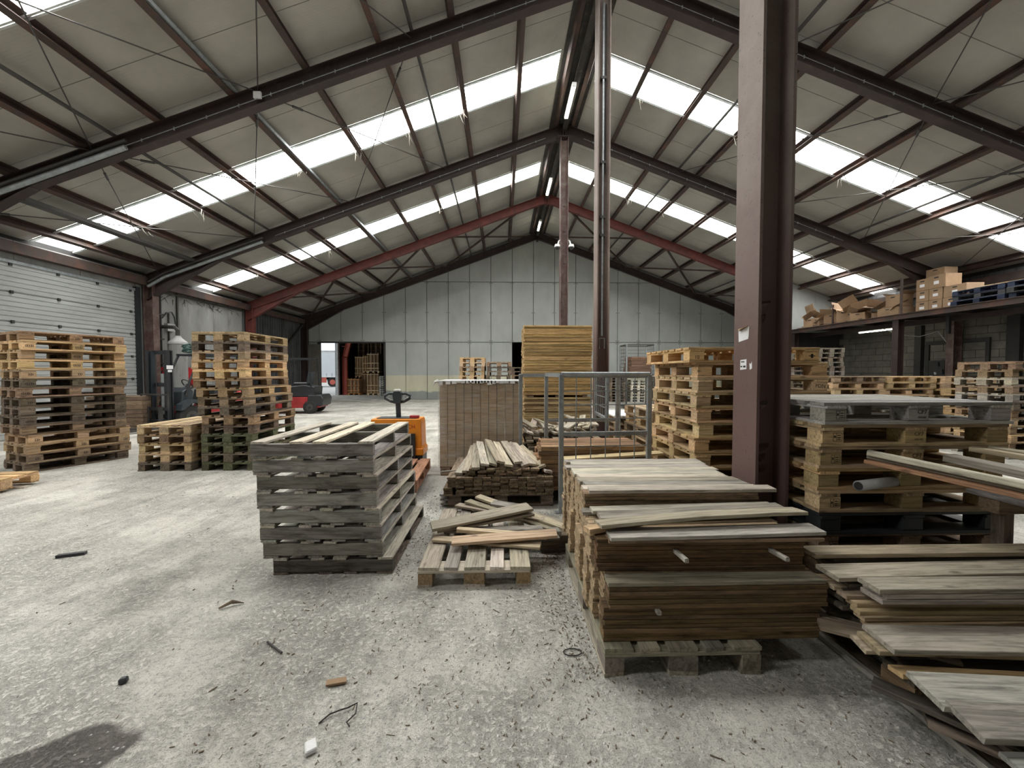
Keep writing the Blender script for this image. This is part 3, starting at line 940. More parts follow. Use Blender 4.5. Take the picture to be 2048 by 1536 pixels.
def oval_mark(b, y_face, rx=.045, rz=.024):
    mb = MB(); n = 18
    for rr in (1.0,):
        vs = []
        for k in range(n):
            a = 2 * PI * k / n
            for q in (1.0, .82): vs.append((rx * q * math.cos(a), 0, rz * q * math.sin(a)))
        fs = [(2 * k, 2 * k + 1, 2 * ((k + 1) % n) + 1, 2 * ((k + 1) % n)) for k in range(n)]
        mb.add(vs, fs)
    for k in (-1, 0, 1): mb.add([(k * .02 - .006, 0, -.01), (k * .02 + .006, 0, -.01), (k * .02 + .006, 0, .01), (k * .02 - .006, 0, .01)], [(0, 1, 2, 3)])
    o = part('stamp', mb, 'ink', b); o.location = (0, y_face, 0)
    return o

# ---- tall stack by the roller door
cols = lambda i: [OLD, BRN, TAN, TAN, BRN, OLD, OLD, OLD, BRN, OLD, TAN, NEW, TAN, NEW, BRN][i]
G1 = 'pallets of the tall stack before the roller door'
nst = stack('euro', 15, -7.32, 6.70, math.radians(65.5), 'euro pallet of the tall leftmost stack before the white roller door', cols, G1, jx=.03, jr=.03, shift=lambda i: (-.05 if i in (12, 14) else .05 if i == 13 else 0, 0))
for p in nst:
    for b in [c for c in p.children if c.name.split('.')[0] == 'block']:
        if b.location.y < -.3 and R.random() < .6: oval_mark(b, -.0512)
# ---- tall stack in front of the forklift
cols = lambda i: [MOSS, OLD, MOSS, MOSS, OLD, BRN, OLD, BRN, TAN, BRN, NEW, NEW, TAN, OLD, TAN][i]
stack('euro', 15, -4.28, 6.71, PI / 2, 'euro pallet of the tall mossy stack beside the forklift', cols, 'pallets of the tall mossy stack', jx=.02, jr=.02, shift=lambda i: (-.11 if i > 8 else -.05 if i > 5 else 0, 0))
cols = lambda i: [OLD, TAN, TAN, BRN, TAN][i]
stack('euro', 5, -5.24, 6.70, PI / 2, 'euro pallet of the low stack before the forklift', cols, 'pallets of the low stack before the forklift', jx=.02)
# ---- single pallet at the edge of the picture
pallet('euro', 'single pale euro pallet lying on the open floor near the leftmost stack', -6.95, 5.0, .03, math.radians(8), NEW)
for q in (0, 1):
    plank(('upper' if q else 'lower') + ' thin board under the single pallet near the leftmost stack', 1.25, .12, .015, (-6.95, 4.7 + q * .5, .0075), (0, 0, math.radians(8)), PALE)
# ---- grey stringer pallets in the middle
cols = lambda i: (OLD[0] * .8, OLD[1] * .85, OLD[2] * .95, .85) if i == 0 else (GRY[0] * 1.05, GRY[1] * 1.04, GRY[2] * 1.02, .5) if i == 7 else GRY
stack('stringer', 8, -1.345, 3.49, 0, 'weathered grey stringer pallet in the mid-floor stack', cols, 'grey stringer pallets', jx=.012, jr=.012,
      shift=lambda i: (.06 if i == 0 else -.012 * i, .0),
      pc=lambda i: {'deck_board': (.62, .56, .46, .15) if i == 7 else (.46, .42, .35, .35), 'stringer': (.12, .11, .10, .95) if i == 0 else (.29, .28, .255, .6)})
# ---- wrapped cartons on a pallet
pallet('euro', 'pallet below the film-wrapped cardboard bundle', -.325, 6.12, 0, 0, BRN)
t = thing('wrapped_cardboard', 'film-wrapped bundle of flat brown cardboard with white film over its top', 'cardboard bundle', (-.325, 6.12, .144))
nc = 10
for i in range(nc):
    x0 = -.605 + 1.21 * i / nc
    for j in range(2):
        part('cardboard_pile', MB().box(x0 + .004, x0 + 1.21 / nc - .004, -.41 + j * .41 + R.uniform(0, .006), -.41 + (j + 1) * .41 - .006, 0, 1.235 + R.uniform(-.01, .012)), 'cardedge', t)
mb = MB(); n = 26; lv = 14
ring = []
def film_xy(a):
    # rounded rectangle
    c, s = math.cos(a), math.sin(a); k = max(abs(c) / .622, abs(s) / .424)
    return c / k, s / k
vs = []; fs = []
for l in range(lv + 1):
    z = .0 + 1.27 * l / lv
    for k in range(48):
        x, yv = film_xy(2 * PI * (k + .5) / 48)
        g = 1 + R.uniform(-.002, .008)
        vs.append((x * g, yv * g, z + R.uniform(-.01, .01)))
for l in range(lv):
    for k in range(48): fs.append((l * 48 + k, l * 48 + (k + 1) % 48, (l + 1) * 48 + (k + 1) % 48, (l + 1) * 48 + k))
mb.add(vs, fs); part('stretch_film', mb, 'film', t, smooth=True)
mb = MB(); mb.box(-.62, .62, -.425, .425, 1.255, 1.268)
for k in range(60):
    a = 2 * PI * k / 60; x, yv = film_xy(a); L = R.uniform(.02, .06)
    mb.obox((x * 1.004, yv * 1.006, 1.262 - L / 2), (.035, 0, 0) if abs(yv) > .42 else (.003, 0, 0), (0, .003, 0) if abs(yv) > .42 else (0, .03, 0), (0, 0, L / 2))
mb.tube([(-.62, -.42, 1.26), (-.66, -.45, 1.25), (-.69, -.44, 1.19)], [.03, .02, .006], 6)
part('film_top', mb, 'white', t)

# ---- orange pallet truck
t = thing('pallet_truck', 'orange electric pallet truck with dark loop handle behind the grey pallets', 'pallet truck', (-1.63, 5.95, 0))
part('motor_cover', MB().prism([(-.36, .26), (.415, .26), (.415, .36), (.395, .40), (.385, .76), (.37, .82), (-.37, .82), (-.385, .76), (-.395, .4), (-.415, .36)], 'y', -.02, .32), 'orange', t, .008)
part('cover_band', MB().box(-.42, .42, -.035, .33, .26, .37), 'orange', t, .01)
part('black_skirt', MB().box(-.405, .405, -.03, .32, .04, .26), 'black', t, .01)
part('top_tray', MB().box(-.3, .3, .02, .28, .815, .83), 'anth', t)
b = part('red_latch', MB().box(.2, .34, .03, .09, .825, .87), 'red', t, .006)
text('JUNGHEINRICH', .085, t, (0, -.0215, .70), (PI / 2, 0, 0), 'red', 'lettering')
part('load_guard', MB().box(-.3, .3, -.06, -.03, .05, .6), 'black', t)
for x in (-.2, .2): part('fork', MB().box(x - .08, x + .08, -1.2, -.03, .05, .095), 'black', t, .006)
part('tiller', MB().bar((0, .2, .55), (0, .12, 1.12), .07, .05, (0, 1, 0)), 'anth', t, .008)
mb = MB()
for s in (-1, 1):
    mb.tube([(0, .12, 1.06), (s * .1, .11, 1.08), (s * .195, .1, 1.13), (s * .2, .1, 1.17), (s * .13, .1, 1.205), (0, .1, 1.2)], .022, 8)
h = part('handle_loop', mb, 'anth', t, smooth=True)
part('handle_head', MB().prism([(-.05, 1.05), (.05, 1.05), (.075, 1.2), (.045, 1.245), (-.045, 1.245), (-.075, 1.2)], 'y', .06, .15), 'anth', t, .006)
part('reverse_button', MB().box(-.045, .045, .05, .13, 1.24, 1.27), 'white', t, .005)
for s in (-1, 1): part('grip_lining', MB().tube([(s * .1, .095, 1.105), (s * .165, .09, 1.145), (s * .12, .09, 1.175)], .012, 6), 'cabgrey', t)
for x in (-.3, .3): part('drive_wheel', MB().tube([(x - .05, .15, .1), (x + .05, .15, .1)], .1, 14), 'rubber', t)
pallet('euro', 'reddish pallet lifted on the forks of the orange pallet truck', -1.455, 5.2, .096, PI / 2 + .05, RED)

# ---- galvanised cage
t = thing('mesh_cage', 'grey galvanised wire-mesh cage standing among the plank piles', 'cage')
A, B_, D_, E_ = (.635, 4.17), (1.625, 4.25), (.6, 5.3), (1.6, 5.35)
HT = 1.51
def cpost(p, z0=0, z1=HT, w=.05): part('corner_post', MB().box(p[0] - w / 2, p[0] + w / 2, p[1] - w / 2, p[1] + w / 2, z0, z1), 'galv', t, .004)
for p in (A, B_, D_, E_): cpost(p)
def crail(p, q, z, r=.022, round_=False):
    if round_: part('top_rail', MB().tube([(p[0], p[1], z), (q[0], q[1], z)], r, 10), 'galv', t)
    else: part('rail', MB().bar((p[0], p[1], z), (q[0], q[1], z), .035, .045), 'galv', t)
crail(A, B_, HT, .028, True); crail(D_, E_, HT - .01); crail(A, D_, HT - .01); crail(B_, E_, HT - .01)
crail(A, B_, .86); crail(D_, E_, .87); 
def mesh(p, q, z0, z1, step=.155, r=.0062):
    p, q = Vector((*p, 0)), Vector((*q, 0)); d = q - p; L = d.length; n = max(2, round(L / step)); mb = MB()
    for i in range(1, n): 
        c = p + d * (i / n); mb.tube([(c.x, c.y, z0), (c.x, c.y, z1)], r, 5)
    m = max(2, round((z1 - z0) / step))
    for j in range(0, m + 1):
        z = z0 + (z1 - z0) * j / m; mb.tube([(p.x, p.y, z), (q.x, q.y, z)], r, 5)
    return part('wire_mesh', mb, 'galv', t)
mesh(A, B_, .12, HT - .03)
part('foot_plate', MB().box(A[0] - .06, A[0] + .14, A[1] - .04, A[1] + .04, 0, .012), 'galv', t)
# side wing and the opened gate at the back
C_ = (.25, 5.36)
cpost(C_); crail(C_, D_, HT - .02); crail(C_, D_, .2)
F0, F1 = (1.5, 5.5), (1.545, 6.4)
for p in (F0, F1): cpost(p, .02, HT, .035)
crail(F0, F1, HT - .02); crail(F0, F1, .86)
mesh(F0, F1, .86, HT - .04, .14)

# ================================================================== PLANK PILES
# ---- near pile on a pallet
pallet('euro', 'dusty pallet under the near plank stack beside the maroon column', .91, 2.49, 0, PI / 2, (DIM[0] * .8, DIM[1] * .78, DIM[2] * .75, .4), blockcol=(.30, .27, .22, .4))
X0, X1 = .53, 1.655
T_ = .0225; W_ = .098
boxes = []
GC = 'planks of the near stack'
DRK = (0.21, 0.135, 0.07, 0.6)  # front boards darkened in colour to stand in for shade on that face
def seat(row_y, z0, n, L=1.125, front=False, word='', shift=0.0, col=DRK, xoff=0.0):
    for k in range(n):
        z = z0 + T_ * (k + .5)
        dx = R.uniform(-.006, .006) + xoff; dy = R.uniform(-.006, .006) + shift
        if front:
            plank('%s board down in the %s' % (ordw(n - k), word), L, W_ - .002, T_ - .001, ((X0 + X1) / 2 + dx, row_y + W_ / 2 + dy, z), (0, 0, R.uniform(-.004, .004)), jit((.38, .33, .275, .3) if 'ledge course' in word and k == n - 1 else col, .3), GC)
        else:
            l2 = L / 2 + R.uniform(-.004, .004)
            boxes.append(((X0 + X1) / 2 + dx - l2, (X0 + X1) / 2 + dx + l2, row_y + .001 + dy, row_y + W_ - .001 + dy, z - T_ / 2 + .0006, z + T_ / 2 - .0006))
ZB = .145
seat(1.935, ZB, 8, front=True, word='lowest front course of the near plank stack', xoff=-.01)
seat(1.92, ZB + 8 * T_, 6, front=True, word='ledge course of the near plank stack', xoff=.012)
for r in range(1, 15):
    seat(1.935 + r * .1, ZB, 14, xoff=-.02 + .03 * math.sin(r * 1.7) + .004 * r)
ZL = ZB + 14 * T_
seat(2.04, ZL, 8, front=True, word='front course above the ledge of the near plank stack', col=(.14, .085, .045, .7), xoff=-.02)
for r in range(2, 5): seat(1.94 + r * .1, ZL, 8, xoff=-.02 + .02 * math.sin(r * 2.1))
ZU = ZL + 8 * T_
seat(2.44, ZL, 8, xoff=.0)
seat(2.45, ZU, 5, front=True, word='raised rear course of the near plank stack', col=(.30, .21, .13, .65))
for r in range(6, 15):
    seat(1.94 + r * .1, ZL, 12, xoff=.01 * math.sin(r * 3.1) + .02)
joined_planks('stacked_plank', boxes, 'sawn boards packed inside the near plank stack, their ends facing the floor aisle', 'planks', (.36, .27, .17, .6), GC)
for r in range(9):
    plank('%s top board from the back of the near plank stack' % ordw(9 - r), 1.15 + R.uniform(-.03, .05), .097, .022, (1.125 + R.uniform(-.02, .04), 2.59 + r * .1, ZL + 12 * T_ + .0115), (0, 0, R.uniform(-.01, .01)), (.48, .445, .38, .3) if r else PALE, GC)
zt = ZL + 8 * T_
plank_between('pale knotty board lying on the raised front edge of the near plank stack', (.56, 2.49, ZU + 5 * T_ + .012), (1.78, 2.50, ZU + 5 * T_ + .012), .1, .022, (DIM[0] * 1.1, DIM[1] * 1.08, DIM[2] * 1.05, .3))
plank_between('bright bowed board sloping across the near plank stack', (.53, 2.12, zt + .045), (1.73, 2.19, zt + .085), .115, .02, PALE, None, -.1, 6, .012)
plank_between('split grey board overhanging the front of the near plank stack', (.57, 2.06, zt + .012), (1.75, 2.09, zt + .02), .13, .02, (.44, .41, .36, .3), None, 0, 3)
plank_between('brown board under the split grey one on the near plank stack', (.565, 2.065, zt - .01 + .0005), (1.72, 2.06, zt - .008), .1, .018, BRN)
plank_between('bark-edged board behind the bright one on the near plank stack', (.57, 2.26, zt + .035), (1.72, 2.33, zt + .06), .09, .022, DIM, None, .1)
plank_between('greyish board with a cut corner midway up the near plank stack', (.55, 2.37, zt + .035), (1.70, 2.39, zt + .05), .085, .022, DIM)
plank_between('dusty short-set board against the raised part of the near plank stack', (.50, 2.41, zt + .012), (1.62, 2.42, zt + .012), .08, .022, GRY)
plank_between('short offcut poking out of the left end of the near plank stack', (.46, 2.1, zt + .02), (.8, 2.2, zt + .03), .06, .03, TAN)
for i, (x, z, lab) in enumerate(((.93, ZL + 5 * T_, 'thin spacer stick poking out of the near stack, nearer the aisle'), (1.45, ZL + 5 * T_, 'thin spacer stick poking out of the near stack, nearer the column'), (.79, ZB + 7.6 * T_, 'short spacer stub low in the face of the near stack'))):
    l = .16 if i < 2 else .05
    plank(lab, l, .022, .022, (x, (2.04 if i < 2 else 1.92) - l / 2 + .03, z), (0, .06 if i < 2 else 0, PI / 2), DIM, name='spacer_stick')
plank('loose block lying by the back corner of the near stack', .09, .1, .05, (.44, 3.25, .025 + .145), (0, 0, .1), GRY, name='wood_block')
plank('offcut under the loose block by the near stack', .3, .12, .145, (.47, 3.3, .0725), (0, 0, .1), OLD, name='wood_block')

# ---- pile on the right, close to the camera
pallet('euro', 'pallet buried under the spilling plank heap closest to the camera', 2.26, 1.74, 0, PI / 2, OLD, blockcol=BRN)
GK = 'heap of broken boards closest to the camera'
def kp(lab, xl, y, z, L=1.25, W=.1, T=.022, rz=0.0, ry=0.0, col=GRY, rx=0.0, seg=1, bow=0):
    a = Vector((xl, y, z)); c = a + Vector((math.cos(rz) * math.cos(ry), math.sin(rz), -math.sin(ry))) * (L / 2)
    return plank(lab + ' of the heap closest to the camera', L, W, T, c, (rx, ry, rz), col, GK, None, seg, bow)
KD = (.13, .11, .085, .7)
# hidden body of the heap
rows = []
for r in range(8):
    for k in range(8):
        y = 1.42 + r * .1
        z = .145 + .0225 * (k + .5)
        if y < 1.65 and k > 3: continue
        dx = R.uniform(-.05, .08) + (.12 if k < 3 else .05)
        if r in (0, 1, 2) or (r in (3, 7)):
            kp('%s-layer board, %s row back' % (ordw(k + 1), ordw(r + 1)), 1.74 + dx, y, z, 1.2 + R.uniform(-.1, .1), .096, .0215, R.uniform(-.03, .03), 0, KD)
        else: rows.append((1.76 + dx, 2.95, y - .048, y + .048, z - .0108, z + .0108))
joined_planks('stacked_plank', rows, 'boards in the dark middle of the plank heap closest to the camera', 'planks', KD, GK)
zk = .145 + 8 * .0225
kp('pale red-edged topmost board', 1.70, 2.09, zk + .205, 1.4, .11, .024, .0, 0, (.44, .38, .28, .2))
rows2 = [(1.80 + .02 * (k % 3), 3.0, 2.055, 2.145, zk + k * .0225, zk + .022 + k * .0225) for k in range(8)]
kp('broad dusty board second from the top', 1.685, 1.945, zk + .165, 1.4, .14, .024, .02, 0, (.40, .36, .28, .25))
rows2 += [(1.72 + .03 * (k % 2), 2.95, 1.885, 2.015, zk + k * .0225, zk + .022 + k * .0225) for k in range(6)]
joined_planks('stacked_plank', rows2, 'dark boards under the broad dusty boards of the heap closest to the camera', 'planks', KD, GK)
for k, (dx, z) in enumerate(((.0, .178), (.03, .153), (.015, .128))):
    kp('%s of three grey boards with slant-cut tips' % ordw(k + 1), 1.765 + dx, 1.80, zk + z, 1.35, .115, .023, -.015 - .004 * k, 0, (.44, .40, .335, .25))
ends = [(1.665, 1.98, .105), (1.685, 1.93, .095), (1.70, 1.875, .08), (1.715, 1.835, .062), (1.705, 1.80, .045), (1.71, 1.785, .025), (1.725, 1.765, .0)]
for k, (x, y, z) in enumerate(ends):
    kp('%s splintered pale board end from the top' % ordw(k + 1), x, y, zk + z + .012, 1.2, .06, .022, -.06 + .01 * k, 0, (.50, .38, .23, .2) if k > 2 else (.46, .36, .25, .2))
kp('wide grey slab board with a torn end', 1.685, 1.665, zk + .01, 1.4, .15, .024, -.05, 0, (.40, .36, .30, .25), .12)
kp('torn splinter board under the wide grey slab', 1.655, 1.68, zk - .02, 1.2, .12, .022, -.07, 0, (.48, .38, .25, .25), .1)
kp('thin split board under the wide grey slab', 1.635, 1.71, zk - .044, 1.1, .1, .02, -.07, 0, (.45, .36, .25, .25), .1)
kp('red-edged board slipping off the back corner', 1.63, 1.93, .245, .5, .12, .022, -.55, 0, (.30, .24, .19, .4), .1)
kp('broad cracked board with frayed end', 1.69, 1.475, .255, 1.4, .15, .026, -.09, 0, (.42, .40, .33, .2), .18)
kp('broad ring-grained board nearest the viewer', 1.70, 1.35, .245, 1.4, .14, .026, -.08, 0, (.42, .38, .31, .25), .16)
kp('narrow plank lowest at the front', 1.745, 1.24, .185, 1.3, .09, .022, -.05, 0, (.36, .35, .31, .3), .1)
kp('yellow stub under the cracked board', 1.70, 1.60, .235, .9, .06, .022, -.1, 0, (.5, .35, .17, .2))
kp('long brown board leaning to the floor', 1.75, 1.52, .10, 1.2, .12, .022, -.75, .03, OLD, -.2)
kp('dark board leaning below the torn slab', 1.66, 1.66, .14, 1.2, .13, .022, -.8, .04, KD, -.25)
plank_between('long pole lying on the floor along the closest heap', (1.82, 2.25, .02), (1.86, 1.15, .02), .03, .03, GRY)
kp('yellow cross batten pair at the lower edge', 1.90, 1.16, .14, .9, .1, .04, -.2, 0, (.5, .42, .28, .2))

# ---- end-on pile on a pallet beyond the loose pallet
pallet('euro', 'pallet under the end-on plank pile in front of the wrapped cardboard', -.02, 4.78, 0, 0, OLD)
GD = 'boards of the end-on pile'
DCOL = (.24, .18, .12, .65)
for k in range(9):
    nn = 12
    for c in range(nn):
        z = .145 + .0225 * (k + .5)
        o = plank('board end in %s layer up, %s column from the aisle, of the end-on pile' % (ordw(k + 1), ordw(c + 1)), 1.05, .097, .0215,
                  (-.575 + c * .1 + R.uniform(-.006, .006) - (.04 if k < 4 and c == 0 else 0), 4.86 + R.uniform(-.02, .02), z), (0, 0, PI / 2), DCOL, GD, name='sawn_board')
z0 = .145 + 9 * .0225
for k in range(4):
    for c in range(8):
        plank('board end in %s upper layer, %s from the aisle, of the end-on pile' % (ordw(k + 1), ordw(c + 1)), 1.0, .097, .0215,
              (-.34 + c * .1 + R.uniform(-.012, .012), 4.88 + R.uniform(-.03, .03), z0 + .0225 * (k + .5)), (0, 0, PI / 2 + R.uniform(-.02, .02)), DCOL, GD, name='sawn_board')
z1 = z0 + 4 * .0225
tops = [(-.50, 4.45, z0 + .02, -.42, 5.35, z0 + .06), (-.42, 4.42, z0 + .045, -.40, 5.35, z1 + .06), (-.30, 4.38, z1 + .01, -.36, 5.35, z1 + .10), (-.20, 4.36, z1 + .03, -.31, 5.30, z1 + .12), (-.10, 4.40, z1 + .035, -.20, 5.32, z1 + .125),
        (-.02, 4.36, z1 + .06, -.20, 5.28, z1 + .15), (.08, 4.38, z1 + .04, -.09, 5.3, z1 + .13), (.17, 4.40, z1 + .05, .02, 5.3, z1 + .125), (.26, 4.44, z1 + .03, .08, 5.3, z1 + .12), (.36, 4.45, z1 + .015, .15, 5.3, z1 + .105), (.46, 4.46, z1 + .0, .24, 5.28, z1 + .08), (.53, 4.42, z0 + .03, .36, 5.3, z0 + .05)]
for k, (a, b, c, d, e, f) in enumerate(tops):
    plank_between('%s loose top board from the aisle on the end-on pile' % ordw(k + 1), (a + R.uniform(-.01, .01), b + R.uniform(-.05, .04), c + .012 * (k % 2)), (d, e, f + .015 * (k % 2)), .092, .027, (.54, .48, .39, .25), GD, R.uniform(-.32, .32))
for k in range(4):
    plank_between('%s board end jutting from the broken middle of the end-on pile' % ordw(k + 1), (.0 + k * .09, 4.36, z0 + .03 + .018 * k), (.05 + k * .09, 5.2, z0 + .03 + .018 * k), .08, .02, BRN, GD, R.uniform(-.6, .6))
for k in range(3): plank('%s board from the floor slipping off the aisle side of the end-on pile' % ordw(k + 1), .9, .09, .022, (-.665, 4.84 - .03 * k, .03 + .06 * k), (0, 0, PI / 2), GRY, GD)
plank_between('thin stick leaning out beside the end-on pile', (-.72, 4.55, .36), (-.5, 4.7, .34), .03, .015, GRY)

# ---- loose pallet on the floor with planks thrown on it
pallet('euro', 'pale euro pallet on the floor with loose planks thrown across it', -.203, 3.325, 0, PI / 2, (.50, .46, .38, .15), blockcol=(.36, .25, .14, .35))
GP = 'loose planks on the floor pallet'
def lp2(lab, a, b, W, T=.022, col=PALE, roll=0.0): plank_between(lab + ' on the loose-plank pallet', a, b, W, T, col, GP, roll)
lp2('frontmost light board', (-.40, 3.02, .205), (.44, 3.10, .225), .115, .024, (.56, .43, .28, .12), .1)
lp2('low board under the frontmost one', (-.57, 3.16, .165), (.30, 3.0, .168), .09, .022, (.5, .42, .32, .2))
lp2('upper of two crossed wide grey boards', (-.60, 3.24, .235), (.25, 3.56, .285), .15, .024, (.40, .365, .30, .25), .08)
lp2('lower of two crossed wide grey boards', (-.56, 3.27, .205), (.27, 3.55, .235), .13, .024, (.36, .33, .27, .3), .08)
lp2('batten slanting towards the front', (-.38, 3.22, .215), (.36, 3.12, .190), .06, .03, (.5, .42, .31, .2))
lp2('thin board under the slanting batten', (-.50, 3.30, .178), (.35, 3.34, .168), .1, .022, GRY)
lp2('pale back board pointing to the mesh cage', (-.26, 4.02, .235), (.56, 3.42, .14), .1, .024, (.52, .44, .32, .2))
lp2('second back board pointing to the mesh cage', (-.36, 3.96, .205), (.46, 3.42, .125), .09, .024, (.46, .40, .30, .25))
lp2('third back board pointing to the mesh cage', (-.46, 3.94, .175), (.38, 3.55, .165), .09, .022, (.44, .38, .29, .25))
lp2('long board reaching to the near stack', (.0, 3.86, .19), (.60, 3.62, .10), .09, .022, (.40, .36, .28, .3))
lp2('greyish plank across the back boards', (-.1, 3.74, .262), (.20, 3.60, .26), .12, .022, GRY)
lp2('offcut overhanging by the near stack', (.10, 3.15, .158), (.47, 3.18, .158), .07, .022, GRY)

# ---- boards lying through the cage
GG = 'boards lying through the mesh cage'
for k in range(40):
    r, q = k % 4, k // 4
    plank('board in %s layer up, %s row back, lying through the mesh cage' % (ordw(q + 1), ordw(r + 1)), 1.22 + R.uniform(-.05, .05), .13, .05, (1.06 + R.uniform(-.03, .03), 4.56 + r * .15, .145 + .052 * (q + .5)), (0, 0, R.uniform(-.02, .02)), jit((.34, .21, .12, .5), .3), GG, name='rough_board')
for r in range(2): plank('%s bearer under the boards in the mesh cage' % ordw(r + 1), .75, .1, .145, (.75 + r * .6, 4.74, .0725), (0, 0, PI / 2), OLD, GG, name='bearer')
zc = .145 + 8 * .052
plank_between('bright long board lying foremost through the mesh cage', (.70, 4.40, zc - .02), (1.86, 4.46, zc + .03), .11, .025, (.60, .48, .30, .1), GG, .1)
plank_between('red-brown board below the bright one through the mesh cage', (.66, 4.36, zc - .09), (1.80, 4.40, zc - .05), .09, .025, RED, GG)
for k in range(6): plank_between('%s board running away on the aisle side of the mesh cage' % ordw(k + 1), (.34 + .03 * (k % 2), 4.47, .16 + .055 * k), (.26 + .05 * (k % 3), 5.25, .17 + .055 * k), .1, .04, (.44, .36, .26, .35), GG)
# ---- tumbled heap before the yellow stack
GH = 'tumbled offcuts before the yellow stack'
rr2 = random.Random(21); hb = []
for lay in range(18):
    for c in range(9):
        x = .36 + c * .125 + rr2.uniform(-.03, .03)
        hb.append((x, x + .1, 5.62 + rr2.uniform(-.05, .06) + .004 * lay, 6.55 + rr2.uniform(-.05, .05), .01 + lay * .031, .01 + lay * .031 + .024))
joined_planks('offcut_pile', hb, 'offcuts packed low in the tumbled heap before the yellow stack', 'offcuts', (.36, .29, .21, .55), GH)
for k in range(24):
    a = Vector((.40 + .045 * k + rr2.uniform(-.04, .04), 5.66 + rr2.uniform(0, .25), .59 + rr2.uniform(0, .06) + .05 * (k % 3)))
    ang = PI / 2 + rr2.uniform(-.7, .7)
    L = rr2.uniform(.5, .7)
    b = a + Vector((math.cos(ang) * L, math.sin(ang) * L, rr2.uniform(0, .10)))
    b.x = min(max(b.x, .3), 1.44); b.y = min(b.y, 6.7)
    plank_between('%s offcut from the cage wing on top of the tumbled heap before the yellow stack' % ordw(k + 1), a, b, .1, .025, (.55, .49, .40, .2), GH, rr2.uniform(-.3, .3), name='offcut')
# ---- tall yellow plank stack
pallet('euro', 'pallet under the tall yellow plank stack', .98, 7.25, 0, 0, BRN)
GY = 'boards of the tall yellow stack'
boxes = []; tz = .0305; z = .145; k = 0; nlev = 71
for k in range(nlev):
    gap = .03 if k in (24, 25, 38, 55) else 0
    if k in (31,): z += .045
    plank('%s board down in the front face of the tall yellow stack' % ordw(nlev - k), 1.2, .12, tz - .0045, (.98 + R.uniform(-.01, .01), 6.86 + R.uniform(-.006, .006), z + tz / 2), (0, 0, 0), YEL if k > 30 else (.50, .37, .2, .3), GY, name='yellow_board')
    for r in range(1, 7): boxes.append((.38 + R.uniform(-.012, .012), 1.58, 6.805 + r * .125, 6.925 + r * .125, z + .001, z + tz - .001))
    z += tz
joined_planks('stacked_plank', boxes, 'board ends along the side of the tall yellow stack', 'planks', (.52, .37, .19, .2), GY)
for x in (.5, .98, 1.46): plank('spacer block %s in the seam of the tall yellow stack' % ('nearest the cage wing' if x < .6 else 'in the middle' if x < 1 else 'nearest the column'), .09, .1, .04, (x, 6.86, .145 + 31 * tz + .0225), (0, 0, 0), OLD, GY, name='spacer_block')

# ================================================================== PALLET STACKS ON THE RIGHT
cols = lambda i: NEW if i in (10, 11, 7, 5) else (.62, .47, .27, .1) if i > 3 else TAN
ist = stack('cp', 12, 2.56, 4.28, 0, 'clean yellow pallet in the stack behind the near column', cols, 'clean yellow pallets behind the near column', jx=.012, jr=.006, shift=lambda i: ((-.10, -.01) if i == 11 else (-.015 * (i % 3), 0)))
def front_block(p, k):
    bl = sorted([c for c in p.children if c.name.split('.')[0] == 'block' and c.location.y < -.3], key=lambda c: c.location.x)
    return bl[k]
text('PDN', .05, front_block(ist[9], 2), (.0, -.0665, 0), (PI / 2, 0, 0))
text('10', .05, front_block(ist[11], 0), (.0, -.0665, -.015), (PI / 2, 0, 0))
b = front_block(ist[11], 2)
part('stamp', MB().box(-.03, .03, -.0665, -.0655, -.004, .004).box(-.012, .012, -.0665, -.0655, -.02, .02), 'ink', b)
# big square pallets by the near column
JC = [OLD, BRN, BRN, None, TAN, NEW, TAN, TAN, (.42, .40, .36, .3)]
JL = ['bottom', 'second-lowest brown', 'third-lowest brown', 'black plastic', 'fifth-lowest tan', 'yellow sixth-lowest', 'third-from-top tan', 'second-from-top stamped', 'topmost grey-decked']
for i in range(9):
    c = JC[i] or (.03, .03, .035, 0)
    p = pallet('cpj', JL[i] + ' square pallet in the stack right of the near column', 2.765 + R.uniform(-.01, .01) + (.02 if i == 8 else 0), 2.99 + R.uniform(-.01, .01), i * .148, R.uniform(-.006, .006), c, 'square pallets by the near column', True,
               (.50, .37, .20, .2) if i in (4, 5, 6, 7) else None, mat='plas' if JC[i] is None else None)
    if JC[i] is None: continue
    if i in (7, 8, 6):
        fb = front_block(p, 1)
        text('CP7', .038, fb, (.02, -.0662, .018), (PI / 2, 0, 0)); text('435/102', .018, fb, (.02, -.0662, -.018), (PI / 2, 0, 0))
    if i != 5:
        fb = front_block(p, 0); mb = MB()
        for (x0, x1, z0, z1) in ((.0, .062, .026, .029), (.0, .062, -.029, -.026), (0, .003, -.029, .029), (.059, .062, -.029, .029), (.022, .025, -.029, .029), (.03, .052, .008, .014), (.03, .052, -.008, -.002), (.03, .052, -.02, -.014), (.006, .018, -.005, .01)):
            mb.box(x0, x1, -.0664, -.0654, z0, z1)
        part('stamp', mb, 'ink', fb)
# cardboard tube poking out of it
mb = MB().tube([(2.33, 2.44, .80), (2.40, 2.62, .80), (2.55, 3.0, .80)], .033, 18, False)
t = thing('cardboard_tube', 'grey rolled tube poking out of the square pallet stack', 'tube')
part('wall', MB().tube([(2.34, 2.47, .785), (2.80, 2.60, .785)], .034, 18), 'cabgrey', t, smooth=True)
part('end_hole', MB().tube([(2.337, 2.469, .785), (2.342, 2.4705, .785)], .026, 14), 'dark', t)

